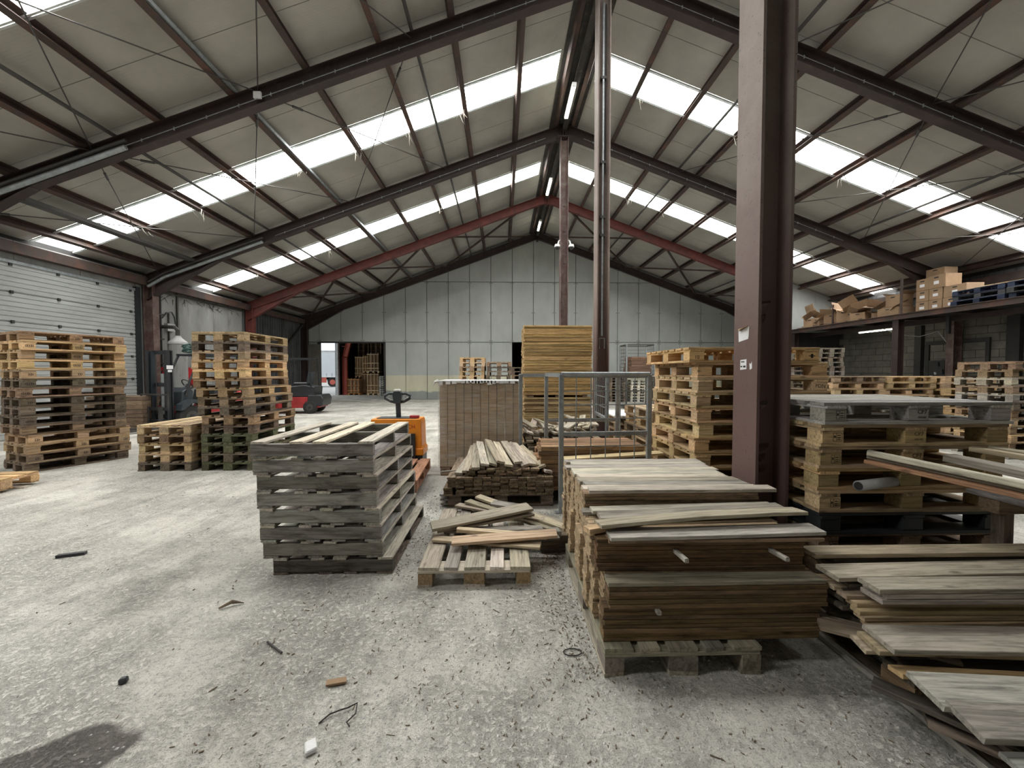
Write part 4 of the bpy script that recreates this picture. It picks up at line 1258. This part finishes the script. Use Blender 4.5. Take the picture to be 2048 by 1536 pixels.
# ---- work bench with planks on it, at the right edge
t = thing('work_bench', 'rough timber bench corner under the long planks by the square pallets', 'bench')
def wpart(name, L, W, T, loc, rot, col): 
    return obj(name, plank_mesh(L, W, T, 1), t, loc, rot, jit(col))
for x in (2.99, 3.9):
    for y in (1.15, 2.22): wpart('leg', .70, .065, .065, (x, y, .35), (0, PI / 2, 0), OLD)
for y in (1.15, 2.22): wpart('beam', 1.1, .1, .08, (3.45, y, .74), (0, 0, 0), BRN)
for k in range(6): wpart('top_board', 1.3, .16, .025, (2.97 + k * .18, 1.68, .793), (0, 0, PI / 2), GRY)
wpart('brace', .8, .07, .03, (3.0, 1.95, .45), (0, .9, PI / 2), OLD)
GL = 'long planks on the bench'
def bp(lab, a, b, W, T=.022, col=GRY, roll=0): plank_between(lab, a, b, W, T, col, GL, roll)
bp('reddish-edged lowest plank jutting from the bench towards the column', (2.40, 2.46, .955), (3.05, 0.95, .835), .14, .024, (.46, .27, .16, .25))
bp('grey plank second up jutting from the bench towards the column', (2.43, 2.47, .985), (3.10, 0.95, .862), .12, .03, (.36, .33, .27, .3))
bp('pale plank on edge, topmost of the planks jutting from the bench', (2.38, 2.45, 1.01), (3.00, 0.95, .89), .06, .03, (.50, .46, .38, .2))
bp('pale plank midway back on the bench', (2.86, 2.40, .985), (3.25, 0.95, .86), .1, .045, (.46, .43, .36, .2))
bp('grey plank beside it farther back on the bench', (2.98, 2.42, .965), (3.4, 0.95, .85), .1, .04, (.44, .42, .36, .2))
bp('short pale batten across the back of the bench', (3.08, 2.46, 1.03), (3.7, 1.5, .93), .08, .03, (.55, .47, .34, .15))
bp('farthest pale plank on the bench', (3.2, 2.46, 1.03), (3.85, 1.4, .94), .1, .03, (.52, .46, .36, .15))
for k in range(3): plank('%s packing piece between bench and planks' % ordw(k + 1), .8, .12, .03, (3.35, 1.3 + k * .35, .822 + .0), (0, 0, 0), OLD, GL)

# ---- stacks behind
stack('euro', 7, 2.42, 5.75, PI / 2, 'pallet of the half-hidden stack between mesh cage and yellow pallets', [TAN, BRN, NEW], 'half-hidden stack by the cage', jx=.03)
stack('euro', 4, 2.85, 8.9, PI / 2, 'pallet of the low stack carrying a white sheet', [TAN, BRN], 'low stack with white sheet', False)
one('white_sheet', MB().box(2.4, 3.3, 8.28, 9.5, .577, .60), 'white', 'white board lying on the low stack beyond the mesh cage', 'board')
cc = [TAN, NEW, TAN, BRN]
for x, yv, n, d in ((8.2, 9.1, 10, 'nearest the column'), (9.45, 9.15, 10, 'in the middle'), (10.72, 9.0, 10, 'nearest the block wall')):
    stack('euro', n, x, yv, R.uniform(-.03, .03), 'pallet of the yellowish row, stack ' + d, cc, 'row of yellowish pallet stacks', True, .02, .02)
stack('euro', 12, 9.45, 7.0, .1, 'pallet of the tall stack at the right edge of the picture', [TAN, BRN, OLD, DIM], 'tall stack at the right edge', True, .03, .02)
stack('euro', 16, 10.3, 12.5, PI / 2, 'grey pallet of the tall dark stack behind the near column', [OLD, (.2, .18, .15, .6)], 'tall dark stack', False, .02, .02)
for k, x in enumerate((11.6, 12.5)): stack('euro', 9, x, 15.3, PI / 2, 'dark pallet under the mezzanine, stack ' + ('farther from' if k == 0 else 'nearer') + ' the block wall', [OLD, MOSS], 'dark stacks under the mezzanine', False)
stack('euro', 14, -1.0, 13.1, PI / 2, 'pallet of the far stack seen above the wrapped cardboard', [TAN, BRN, NEW], 'far stack above the cardboard', False, .025, .02)
stack('euro', 13, -.13, 13.15, PI / 2, 'pallet of the second far stack, behind the cardboard', [BRN, TAN, OLD], 'second far stack', False, .025, .02)
stack('euro', 12, .75, 14.8, PI / 2, 'dark pallet of the far stack before the small dark doorway', [OLD, BRN], 'far dark stack', False)
stack('euro', 8, 7.1, 20.6, PI / 2, 'whitish pallet of the stack by the far wall', [(.62, .58, .5, .1)], 'whitish stack by the far wall', False)
stack('euro', 9, 6.0, 20.6, PI / 2, 'dark pallet of the stack by the far wall', [OLD], 'dark stack by the far wall', False)
stack('euro', 9, 8.6, 20.8, PI / 2, 'grey pallet of the stack by the far wall beside the whitish one', [GRY, OLD], 'grey stack by the far wall', False)

# ---- wire stillages by the far wall
for lev in range(2):
    w = ('upper', 'lower')[1 - lev]
    t = thing('wire_stillage', '%s wire stillage before the far wall%s' % (w, ', full of brown slabs' if lev else ''), 'stillage', (5.72, 16.4, lev * 1.36), 0, 'wire stillages')
    for sx in (-.58, .58):
        for sy in (-.45, .45): part('post', MB().box(sx - .025, sx + .025, sy - .025, sy + .025, 0, 1.34), 'galv' if lev else 'pipe', t)
    mb = MB()
    for z in [.1 + .15 * k for k in range(9)]:
        for sy in (-.45, .45):
            if sy > 0 or z < .6: mb.tube([(-.58, sy, z), (.58, sy, z)], .006, 4)
        for sx in (-.58, .58): mb.tube([(sx, -.45, z), (sx, .45, z)], .006, 4)
    for sx in (-.58, .58):
        for k in range(1, 6): mb.tube([(sx, -.45 + .15 * k, .1), (sx, -.45 + .15 * k, 1.3)], .006, 4)
    part('wire_mesh', mb, 'pipe', t)
    part('base', MB().box(-.58, .58, -.45, .45, .06, .1), 'pipe', t)
    part('top_frame', MB().box(-.58, .58, -.47, -.43, 1.3, 1.34).box(-.58, .58, .43, .47, 1.3, 1.34).box(-.6, -.56, -.45, .45, 1.3, 1.34).box(.56, .6, -.45, .45, 1.3, 1.34), 'pipe', t)
for k in range(9):
    plank('%s rusty-brown slab up in the upper wire stillage' % ordw(k + 1), .95 - .02 * k, .8, .075, (5.75 + R.uniform(-.03, .03), 16.4, 1.36 + .1 + .08 * (k + .5)), (0, 0, R.uniform(-.05, .05)), (.22, .13, .09, .4), 'slabs in the stillage', name='wood_slab')

# ================================================================== VEHICLES
def wheel(t, x, y, r, w, name='wheel', rim='pipe'):
    o = part(name, MB().tube([(x, y - w / 2, r), (x, y - w / 2 + .02, r), (x, y + w / 2 - .02, r), (x, y + w / 2, r)], [r * .9, r, r, r * .9], 20), 'rubber', t)
    for s in (-1, 1):
        part('rim', MB().tube([(x, y + s * (w / 2 - .01), r), (x, y + s * (w / 2 + .006), r)], r * .52, 14), rim, o)
        part('hub', MB().tube([(x, y + s * (w / 2), r), (x, y + s * (w / 2 + .025), r)], r * .2, 10), 'black', o)
    return o
def forklift(label, loc, rz, hmast=2.12, low=False):
    t = thing('forklift', label, 'forklift', loc, rz)
    part('chassis', MB().prism([(-1.15, .22), (-1.2, .5), (-1.12, .62), (-.15, .62), (-.05, .48), (.62, .48), (.9, .62), (.92, .2)], 'y', -.46, .46), 'red', t, .015)
    part('counterweight', MB().prism([(-1.25, .28), (-1.3, .55), (-1.22, .95 if not low else .7), (-.75, .95 if not low else .7), (-.72, .28)], 'y', -.5, .5), 'red' if not low else 'black', t, .03)
    part('hood', MB().prism([(-.95, .62), (-.98, 1.0), (-.6, 1.06), (-.1, 1.02), (-.02, .62)], 'y', -.42, .42), 'black', t, .02)
    part('floor_plate', MB().box(-.05, .6, -.45, .45, .48, .5), 'black', t)
    part('dashboard', MB().prism([(.55, .5), (.5, 1.0), (.62, 1.12), (.8, 1.0), (.85, .5)], 'y', -.4, .4), 'anth', t, .015)
    part('seat_cushion', MB().box(-.65, -.15, -.25, .25, 1.04, 1.16), 'black', t, .03)
    part('seat_back', MB().prism([(-.7, 1.1), (-.6, 1.1), (-.68, 1.55), (-.78, 1.55)], 'y', -.24, .24), 'anth', t, .02)
    sw = part('steering_wheel', MB().tube([(.38 + .16 * math.cos(2 * PI * k / 14) * .6, .16 * math.sin(2 * PI * k / 14), 1.2 + .16 * math.cos(2 * PI * k / 14) * .8) for k in range(15)], .014, 6), 'black', t)
    part('steering_column', MB().tube([(.56, 0, 1.0), (.38, 0, 1.2)], .025, 8), 'black', t)
    for s in (-1, 1):
        part('guard_post', MB().tube([(.72, s * .43, .9), (.62, s * .43, 1.3), (.3, s * .43, 2.02)], .03, 8), 'black', t)
        part('guard_post', MB().tube([(-.85, s * .43, .95), (-.8, s * .43, 2.02)], .03, 8), 'black', t)
        part('guard_rail', MB().bar((-.85, s * .43, 2.04), (.34, s * .43, 2.04), .06, .06), 'black', t)
        part('fender', MB().prism([(.32, .55), (.42, .74), (.7, .80), (.95, .66), (1.0, .5), (.9, .52), (.68, .7), (.45, .66)], 'y', s * .5 - .12, s * .5 + .12), 'anth', t)
    for k in range(6): part('guard_bar', MB().box(-.8 + k * .22, -.77 + k * .22, -.42, .42, 2.03, 2.06), 'black', t)
    part('work_light', MB().box(.28, .4, .25, .38, 2.08, 2.2), 'black', t, .01)
    # mast
    for s in (-1, 1):
        part('mast_channel', MB().ibeam((1.08, s * .33, .08), (1.08, s * .33, hmast), .16, .1, .03, .03, (1, 0, 0)), 'black', t)
        part('inner_mast', MB().box(1.03, 1.12, s * .25 - .03, s * .25 + .03, .1, hmast - .03), 'anth', t)
        part('lift_chain', MB().tube([(1.06, s * .15, .4), (1.06, s * .15, hmast - .1)], .012, 5), 'pipe', t)
    for z in (.35, 1.2, hmast - .05): part('mast_crossbar', MB().box(1.0, 1.05, -.34, .34, z - .05, z + .05), 'black', t)
    part('lift_cylinder', MB().tube([(1.0, 0, .2), (1.0, 0, 1.5)], .045, 10), 'galv', t)
    cr = part('carriage', MB().box(1.17, 1.22, -.48, .48, .2, .28).box(1.17, 1.22, -.48, .48, .52, .6), 'black', t)
    for s in (-1, 1):
        part('fork', MB().box(1.22, 1.26, s * .25 - .06, s * .25 + .06, .06, .62).box(1.22, 2.2, s * .25 - .06, s * .25 + .06, .04, .08), 'pipe', t)
    wheel(t, .68, -.46, .31, .24); wheel(t, .68, .46, .31, .24)
    wheel(t, -.82, -.42, .24, .2); wheel(t, -.82, .42, .24, .2)
    return t
f1 = forklift('black and red forklift parked behind the low pallet stack', (-8.95, 11.72, 0), math.radians(254))
f1b = part('load_backrest', MB().box(1.2, 1.23, -.5, -.46, .6, .95).box(1.2, 1.23, .46, .5, .6, .95).box(1.2, 1.23, -.5, .5, .92, .96), 'pipe', f1)
part('decal', MB().box(1.0, 1.16, .381, .384, 1.62, 1.72).box(1.03, 1.13, .381, .384, 1.54, 1.6), 'paper', f1)
forklift('black and dark red forklift beside the corrugated wall', (-8.0, 14.9, 0), math.radians(186), 1.95, True)

# coiled green hose hung over the forklift guard
mb = MB(); pts = []
for k in range(90):
    a = k * .7; pts.append((-8.95 + .22 * math.cos(a) + .05 * math.sin(k), 11.45 + .2 * math.sin(a), 2.12 + .0022 * k + .03 * math.sin(k * 1.3)))
mb.tube(pts, .014, 5)
one('green_hose', mb, 'green', 'tangled green hose coiled on top of the forklift guard', 'hose')

# wall-mounted red hose reels and tank on the left wall
for yy, w in ((12.95, 'nearer the roller door'), (13.9, 'farther from the roller door')):
    t = thing('hose_reel', 'round red hose reel on the concrete wall, ' + w, 'hose reel', (XL, yy, 1.38), 0, 'red hose reels')
    part('wall_bracket', MB().box(0, .1, -.06, .06, -.12, .12), 'steel', t)
    part('drum_disc', MB().tube([(.28, 0, 0), (.30, 0, 0)], .33, 26), 'reelred', t)
    part('drum_disc', MB().tube([(.1, 0, 0), (.12, 0, 0)], .33, 26), 'reelred', t)
    part('hose_coil', MB().tube([(.12, 0, 0), (.28, 0, 0)], .25, 22), 'black', t)
    part('hub', MB().tube([(.3, 0, 0), (.34, 0, 0)], .12, 14), 'cabgrey', t)
    part('instruction_sticker', MB().box(.3005, .3015, -.03, .09, -.07, .04), 'paper', t)
t = thing('dust_collector', 'pale grey tank with conical lid behind the mossy pallet stack', 'tank', (-10.55, 12.9, 0))
part('tank_body', MB().tube([(0, 0, .3), (0, 0, 2.45)], .24, 22), 'concrete', t)
part('cone_lid', MB().tube([(0, 0, 2.45), (0, 0, 2.52), (0, 0, 2.66), (0, 0, 2.72)], [.26, .25, .1, .08], 22), 'cabgrey', t)
part('elbow_pipe', MB().tube([(0, 0, 2.7), (0, 0, 2.9), (-.1, 0, 3.0), (-.6, 0, 3.02)], .06, 10), 'pipe', t)
for a in range(3): part('leg', MB().bar((.25 * math.cos(a * 2.1), .25 * math.sin(a * 2.1), 0), (.25 * math.cos(a * 2.1), .25 * math.sin(a * 2.1), .4), .05, .05), 'pipe', t)
t = thing('wall_conduit', 'dark vertical conduits with cables on the concrete wall past the roller door', 'conduit', (XL, 0, 0))
for yy, z0, z1 in ((12.95, .9, 4.1), (13.25, 2.0, 3.5), (13.6, 1.5, 4.3)): part('pipe', MB().tube([(.03, yy, z0), (.03, yy, z1)], .025, 8), 'pipe', t)
for k in range(6): part('pipe_clip', MB().box(0, .06, 12.86, 13.04, 1.4 + k * .4, 1.44 + k * .4), 'pipe', t)
part('junction_box', MB().box(0, .12, 13.1, 13.4, 2.9, 3.15), 'cabgrey', t)
part('loop_cable', MB().tube([(.05, 12.97, 3.3), (.09, 13.1, 3.5), (.09, 13.3, 3.55), (.05, 13.45, 3.4), (.05, 13.5, 3.1)], .02, 6), 'black', t)
mb = MB()
for k in range(40):
    y0 = R.uniform(12.8, 16.7); z0_ = R.uniform(3.95, 4.3)
    mb.tube([(.02, y0, z0_), (.05, y0 + R.uniform(-.3, .3), z0_ - R.uniform(.02, .25))], [.012, .004], 4)
part('cobweb', mb, 'ridge', t)['kind'] = 'stuff'
part('feed_pipe', MB().tube([(.06, 12.6, 4.15), (.06, 16.9, 4.15)], .03, 8), 'pipe', t)

# brown plank pile behind the forklift
for k in range(8):
    plank('%s slab up in the brown slab pile beside the roller door' % ordw(k + 1), 1.25, .9, .105, (-10.15, 10.75, .06 + .112 * k), (0, 0, .15 + R.uniform(-.02, .02)), (.24, .17, .115, .5), 'brown slab pile', name='wood_slab')
one('packing_strap', MB().box(-9.86, -9.84, 10.33, 10.34, 0.02, .95), 'white', 'pale strap down the face of the brown slab pile', 'strap')

# ================================================================== MEZZANINE LOAD
def carton(label, x, y, z, sx, sy, sz, rz=0.0, open_=False, sticker=True, tilt=0.0):
    t = thing('cardboard_box', label, 'box', (x, y, z), rz, 'cartons on the mezzanine')
    t.rotation_euler = (0, tilt, rz)
    part('box_body', MB().box(-sx / 2, sx / 2, -sy / 2, sy / 2, 0, sz), 'card', t, .006)
    if sticker: part('paper_label', MB().box(-sx / 2 - .002, -sx / 2, -.07, .07, sz * .3, sz * .55), 'paper', t)
    part('hand_hole', MB().box(-sx / 2 - .002, -sx / 2, -.06, .06, sz * .75, sz * .85), 'dark', t)
    if open_:
        for s in (-1, 1): part('flap', MB().bar((0, s * sy / 2, sz), (0, s * (sy / 2 + .12), sz + .1), sx, .006), 'card', t)
    else: part('lid_seam', MB().box(-sx / 2, sx / 2, -.02, .02, sz, sz + .002), 'cardedge', t)
    return t
zM = MZ1
for (yy, lev, nm, sy, sz) in ((12.0, 0, 'lowest carton at the end of the neat stack', .36, .34), (12.0, 1, 'second carton up at the end of the neat stack', .36, .34), (12.0, 2, 'third carton up at the end of the neat stack', .36, .36),
        (11.62, 0, 'bottom carton, second along the neat stack', .36, .34), (11.62, 1, 'middle carton, second along the neat stack', .36, .34), (11.6, 2, 'wide top carton of the neat stack', .5, .4),
        (11.2, 0, 'bottom carton, third along the neat stack', .42, .34), (11.1, 1, 'long carton, third along the neat stack', .6, .34)):
    carton(nm + ' on the mezzanine', 13.5, yy, zM + lev * .345, .5, sy, sz, R.uniform(-.05, .05))
carton('big top-tier carton standing on the neat stack on the mezzanine', 13.75, 11.9, zM + 2 * .345 + .37, .45, .5, .3, .05, sticker=False)
carton('grey-brown carton lying beside the guard post on the mezzanine', 13.3, 12.75, zM + .3, .5, .45, .4, .1, True, False)
carton('flattened carton under the one beside the guard post on the mezzanine', 13.3, 12.8, zM, .7, .7, .28, .0, False, False)
loose = [(13.2, 16.2, .45, .5, .4, .3), (13.15, 15.75, .4, .45, .35, -.2), (13.3, 15.3, .5, .5, .45, .5), (13.2, 14.75, .4, .4, .5, .8), (13.35, 14.35, .5, .4, .38, -.4), (13.2, 13.9, .6, .5, .3, .2), (13.4, 13.4, .5, .5, .22, .6)]
for k, (x, yy, a, b, c, rz) in enumerate(loose):
    carton('%s crumpled carton from the far wall in the mezzanine jumble' % ordw(k + 1), x, yy, zM, a, b, c, rz, k % 2 == 0, False, R.uniform(-.08, .08))
for k in range(14):
    yy = R.uniform(13.2, 16.7)
    plank_between('%s torn scrap strip in the mezzanine jumble' % ordw(k + 1), (MX + .02 + R.uniform(0, .2), yy, zM + .03 + .01 * (k % 4)), (MX + .15 + R.uniform(0, .3), yy + R.uniform(-.6, .6), zM + .05 + .06 * R.random()), .1, .012, jit((.38, .28, .19, .3), .3), 'torn scraps on the mezzanine', R.uniform(-.4, .4), name='board_scrap')
for k in range(12):
    yy = 12.9 + .31 * k; c0 = Vector((MX + .2 + R.uniform(0, .35), yy, zM + .30 + R.uniform(0, .28)))
    e = Euler((R.uniform(-.9, .9), R.uniform(-.7, .7), R.uniform(0, 3)))
    ax, ay, az = [e.to_matrix() @ Vector(v) for v in ((.26, 0, 0), (0, .2, 0), (0, 0, .004))]
    mb = MB().obox(c0, ax, ay, az)
    fold = e.to_matrix() @ Vector((0, .1, .1)); c1_ = c0 + ay + fold
    mb.obox(c1_, ax, fold, az)
    one('cardboard_sheet', mb, 'card', '%s folded cardboard sheet from the neat cartons in the mezzanine jumble' % ordw(k + 1), 'cardboard', 'folded sheets in the mezzanine jumble')
for k in range(3):
    plank('%s plank at the far end of the mezzanine edge' % ordw(k + 1), 1.2, .12, .03, (MX + .25, 16.2 - .1 * k, zM + .02 + .035 * k), (0, 0, PI / 2 + .05 * k), DIM, 'planks at the mezzanine end', name='board_scrap')
BLU = (.03, .042, .075, .3)
for c, yy in enumerate((10.35, 9.1, 7.8)):
    for k in range(3):
        pallet('euro', '%s dark blue pallet up in the %s mezzanine pile from the cartons' % (ordw(k + 1), ordw(c + 1)), 13.35 + R.uniform(-.05, .05), yy, zM + k * .144, PI / 2 + R.uniform(-.08, .08), BLU if k != 1 else (.09, .095, .10, .4), 'blue pallets on the mezzanine', True)
plank('pale board lying on the dark blue pallets of the mezzanine', 1.1, .14, .025, (13.1, 9.9, zM + 3 * .144 + .015), (0, 0, PI / 2 + .05), TAN, name='board_scrap')
# tools hung on the block wall below
t = thing('wall_hook_rack', 'dark hook board hung with small pale things on the block wall under the mezzanine', 'hook rack', (XR - .02, 13.05, 1.35))
part('back_board', MB().box(-.03, 0, -.25, .25, -.3, .6), 'dark', t)
for k in range(7): part('hook_item', MB().obox((-.06, -.2 + .065 * k, R.uniform(-.2, .5)), (.02, 0, 0), (0, .03, 0), (0, .01, R.uniform(.04, .09))), 'cabgrey' if k % 2 else 'black', t)
t = one('loose_cable', MB().tube([(13.6, 13.6, 3.1), (13.8, 13.2, 2.85), (14.2, 12.9, 2.75), (14.5, 12.6, 2.9), (14.8, 12.5, 2.4)], .012, 6), 'cabgrey', 'slack pale cable drooping under the mezzanine deck', 'cable')

# ================================================================== BEYOND THE DOORWAYS
h2 = struct('wall_annex')
part('side_wall', MB().box(XL - .2, XL, 26.6, 35.8, 0, 5.2), 'corr', h2)
part('end_wall', MB().box(XL - .2, XR, 35.6, 35.8, 0, 5.2), 'dark', h2)
part('far_side_wall', MB().box(4, 4.2, 22.25, 35.6, 0, 5.2), 'dark', h2)
part('annex_roof', MB().box(XL - .6, 4.2, 22.25, 35.8, 5.2, 5.35), 'dark', h2)
part('cross_wall', MB().box(-.4, -.2, 22.25, 35.6, 0, 5.2), 'dark', h2)
part('door_post', MB().box(XL - .08, XL + .1, 26.35, 26.6, 0, 5.2), 'cabgrey', h2)
t = thing('steel_column', 'faded salmon-red bent steel column beyond the far doorway', 'column', (XL + .35, 26.9, 0))
part('shaft', MB().ibeam((0, 0, 0), (0, 0, 2.6), .3, .22, .012, .018, (1, 0, 0)), 'pinkred', t)
part('knee', MB().ibeam((0, 0, 2.55), (.55, 0, 4.6), .3, .22, .012, .018, (1, 0, 0)), 'pinkred', t)
part('stiffener', MB().box(-.16, .16, -.12, .12, 3.3, 3.33), 'pinkred', t)
def crate(label, x, y, z, sx, sy, sz, col):
    t = thing('pallet_crate', label, 'crate', (x, y, z), 0, 'loaded pallets beyond the doorway')
    for q in (-sx / 2 + .06, 0, sx / 2 - .06): obj('foot', plank_mesh(sy, .12, .1, 1), t, (q, 0, .05), (0, 0, PI / 2), col)
    obj('deck', plank_mesh(sx, sy, .04, 1), t, (0, 0, .12), (0, 0, 0), col)
    part('load', MB().box(-sx / 2 + .04, sx / 2 - .04, -sy / 2 + .04, sy / 2 - .04, .14, sz - .05), 'card', t)
    for q in range(4):
        obj('upright', plank_mesh(sz - .14, .08, .03, 1), t, (-sx / 2 + .05 + q * (sx - .1) / 3, -sy / 2, .14 + (sz - .14) / 2), (0, PI / 2, 0), jit(col))
    for z_ in (.3, .65, sz - .1): obj('slat', plank_mesh(sx, .06, .02, 1), t, (0, -sy / 2 - .025, z_), (PI / 2, 0, 0), jit(col))
    return t
crate('orange-brown loaded crate nearest the salmon column beyond the doorway', -10.08, 26.9, 0, .82, .8, 1.15, (.45, .22, .08, .2))
crate('pale slatted crate on the floor at the far side of the doorway', -8.78, 26.9, 0, .8, .8, 1.5, (.66, .5, .3, .1))
crate('brown crate standing between the two floor crates beyond the doorway', -9.45, 27.6, 0, .7, .8, 1.5, (.42, .29, .16, .2))
crate('second-tier crate above the orange-brown one beyond the doorway', -9.98, 27.7, 1.17, .6, .8, 1.5, (.5, .36, .2, .2))
crate('second-tier crate in the middle of the row beyond the doorway', -9.42, 27.6, 1.51, .55, .8, 1.2, (.58, .42, .24, .2))
crate('tall second-tier slatted crate beyond the doorway', -8.78, 26.95, 1.51, .8, .8, 1.35, (.66, .52, .33, .1))
for c in range(2):
    for k in range(30):
        pallet('euro', '%s pallet up in the dim %s stack behind the crates' % (ordw(k + 1), ('inner', 'outer')[c]), -10.15 + c * .9, 29.2, k * .144, PI / 2, BRN, 'dim stacks behind the crates', False)
for k in range(9): pallet('euro', '%s whitish pallet up in the slim stack at the doorway jamb' % ordw(k + 1), -7.75, 26.4, k * .144, PI / 2, (.6, .58, .54, .1), 'slim whitish stack', False)
# trailer in the yard
t = thing('trailer', 'white curtain-side lorry trailer with red underrun panel parked in the yard', 'trailer', (-19.5, 41.5, 0), math.radians(8))
part('curtain', MB().box(-10.5, 2.6, 0, 2.5, 1.15, 3.75), 'tarp', t)
part('roof_rail', MB().box(-10.5, 2.6, -.03, 2.53, 3.72, 3.85), 'cabgrey', t)
part('side_rail', MB().box(-10.5, 2.6, -.03, .05, 1.02, 1.18), 'white', t)
for k in range(23): part('curtain_strap', MB().box(-10.2 + k * .55, -10.14 + k * .55, -.04, -.0, 1.1, 1.45), 'cabgrey', t)
for k in range(5): part('curtain_fold', MB().box(-9.8 + k * 2.4, -9.74 + k * 2.4, -.02, .0, 1.5, 3.7), 'cabgrey', t)
part('red_panel', MB().box(-.15, .82, .02, .06, .45, 1.0), 'pinkred', t)
part('chassis_beam', MB().box(-10.3, 2.4, .6, 1.9, .75, 1.02), 'black', t)
for x in (1.4, -4.2, -5.5): 
    o = part('wheel', MB().tube([(x, .1, .5), (x, .42, .5)], .5, 20), 'rubber', t)
    part('rim', MB().tube([(x, .08, .5), (x, .11, .5)], .28, 16), 'pinkred', o)
part('mudguard', MB().tube([(.85, .25, .62), (1.05, .25, .98), (1.4, .25, 1.1), (1.8, .25, .98), (2.0, .25, .62)], .06, 6), 'black', t)

# ================================================================== SMALL THINGS ON THE FLOOR
one('wood_chip', MB().obox((-.817, 1.88, .012), (.045, .01, 0), (-.006, .016, 0), (0, 0, .005)), 'card', 'orange-brown wood chip on the floor in front of the grey pallets', 'wood chip')
one('plaster_lump', MB().obox((-.779, 1.546, .012), (.018, .012, 0), (-.014, .024, 0), (.002, 0, .012)), 'white', 'small white lump on the floor nearest the camera', 'debris', bevel=.004)
one('dark_stick', MB().obox((-3.595, 3.278, .012), (.085, .03, 0), (-.006, .018, 0), (0, 0, .012)), 'black', 'dark stick lying alone on the bright floor', 'stick')
one('dry_leaf', MB().tube([(-1.83, 2.5, .01), (-1.77, 2.54, .03), (-1.71, 2.56, .008)], [.006, .012, .003], 6), 'bark', 'curled dry leaf on the floor before the grey pallets', 'leaf')
one('black_stone', MB().obox((-1.869, 1.912, .014), (.016, .005, 0), (-.004, .014, 0), (0, 0, .014)), 'black', 'small black lump on the bright floor left of the chip', 'stone', bevel=.006)
one('grey_pebble', MB().obox((.19, 3.03, .012), (.022, .004, 0), (0, .014, 0), (0, 0, .012)), 'block', 'grey pebble on the floor beside the loose-plank pallet', 'stone', bevel=.005)
one('steel_rod', MB().tube([(-1.33, 2.18, .008), (-1.2, 2.09, .008)], .006, 6), 'pipe', 'short thin steel rod on the floor before the grey pallets', 'rod')
one('twisted_wire', MB().tube([(-.80, 1.66, .005), (-.77, 1.70, .01), (-.73, 1.71, .018), (-.70, 1.73, .012), (-.665, 1.745, .02), (-.655, 1.70, .012), (-.68, 1.66, .008), (-.66, 1.64, .008)], .0032, 5), 'ridge', 'twisted dark wire on the floor near the camera', 'wire')
one('coil_of_string', MB().tube([(.38 + .05 * math.cos(a * .6), 2.06 + .028 * math.sin(a * .6), .006) for a in range(12)], .003, 5), 'ridge', 'loop of string on the floor beside the near plank stack', 'string')
# splinters, bark and grit: too many to count
mb = MB(); rr = random.Random(3)
def splinter(x, y, s=1.0):
    L = rr.uniform(.004, .02) * s * (3.0 if rr.random() < .05 else 1); w = rr.uniform(.0007, .0028) * s; a = rr.uniform(0, PI)
    mb.obox((x, y, w + .001), (math.cos(a) * L / 2, math.sin(a) * L / 2, rr.uniform(0, .003)), (-math.sin(a) * w, math.cos(a) * w, 0), (0, 0, w * .7))
for _ in range(420): splinter(rr.uniform(-1.4, .52), rr.uniform(1.2, 2.7))
for _ in range(220): splinter(rr.uniform(-4.2, .5), rr.uniform(1.0, 6), 1.1)
for _ in range(420): splinter(rr.gauss(.42, .07), rr.uniform(1.85, 3.4), .9)
for _ in range(260): splinter(rr.gauss(.3, .18), rr.uniform(2.7, 4.2), 1.0)
for _ in range(300): splinter(rr.gauss(-.75, .1), rr.uniform(2.8, 4.8), 1.0)
for _ in range(200): splinter(rr.uniform(.5, 1.9), rr.uniform(1.1, 1.9), .9)
sp = part('wood_splinters', mb, 'bark', None); sp['kind'] = 'stuff'; sp['label'] = 'brown wood splinters and bark scattered over the dusty floor'; sp['category'] = 'splinters'
mb = MB(); rr = random.Random(5)
for _ in range(1500):
    x, y = rr.gauss(-.1, 1.0), rr.uniform(.95, 2.2); s = rr.uniform(.002, .007)
    mb.add([(x - s, y - s, 0), (x + s, y - s * .7, 0), (x + s * .8, y + s, 0), (x - s, y + s * .8, 0), (x, y, s * rr.uniform(.6, 1.2))], [(0, 1, 4), (1, 2, 4), (2, 3, 4), (3, 0, 4)])
sp = part('gravel_grit', mb, 'ground', None); sp['kind'] = 'stuff'; sp['label'] = 'pale grit and loose concrete crumbs on the foreground floor'; sp['category'] = 'grit'
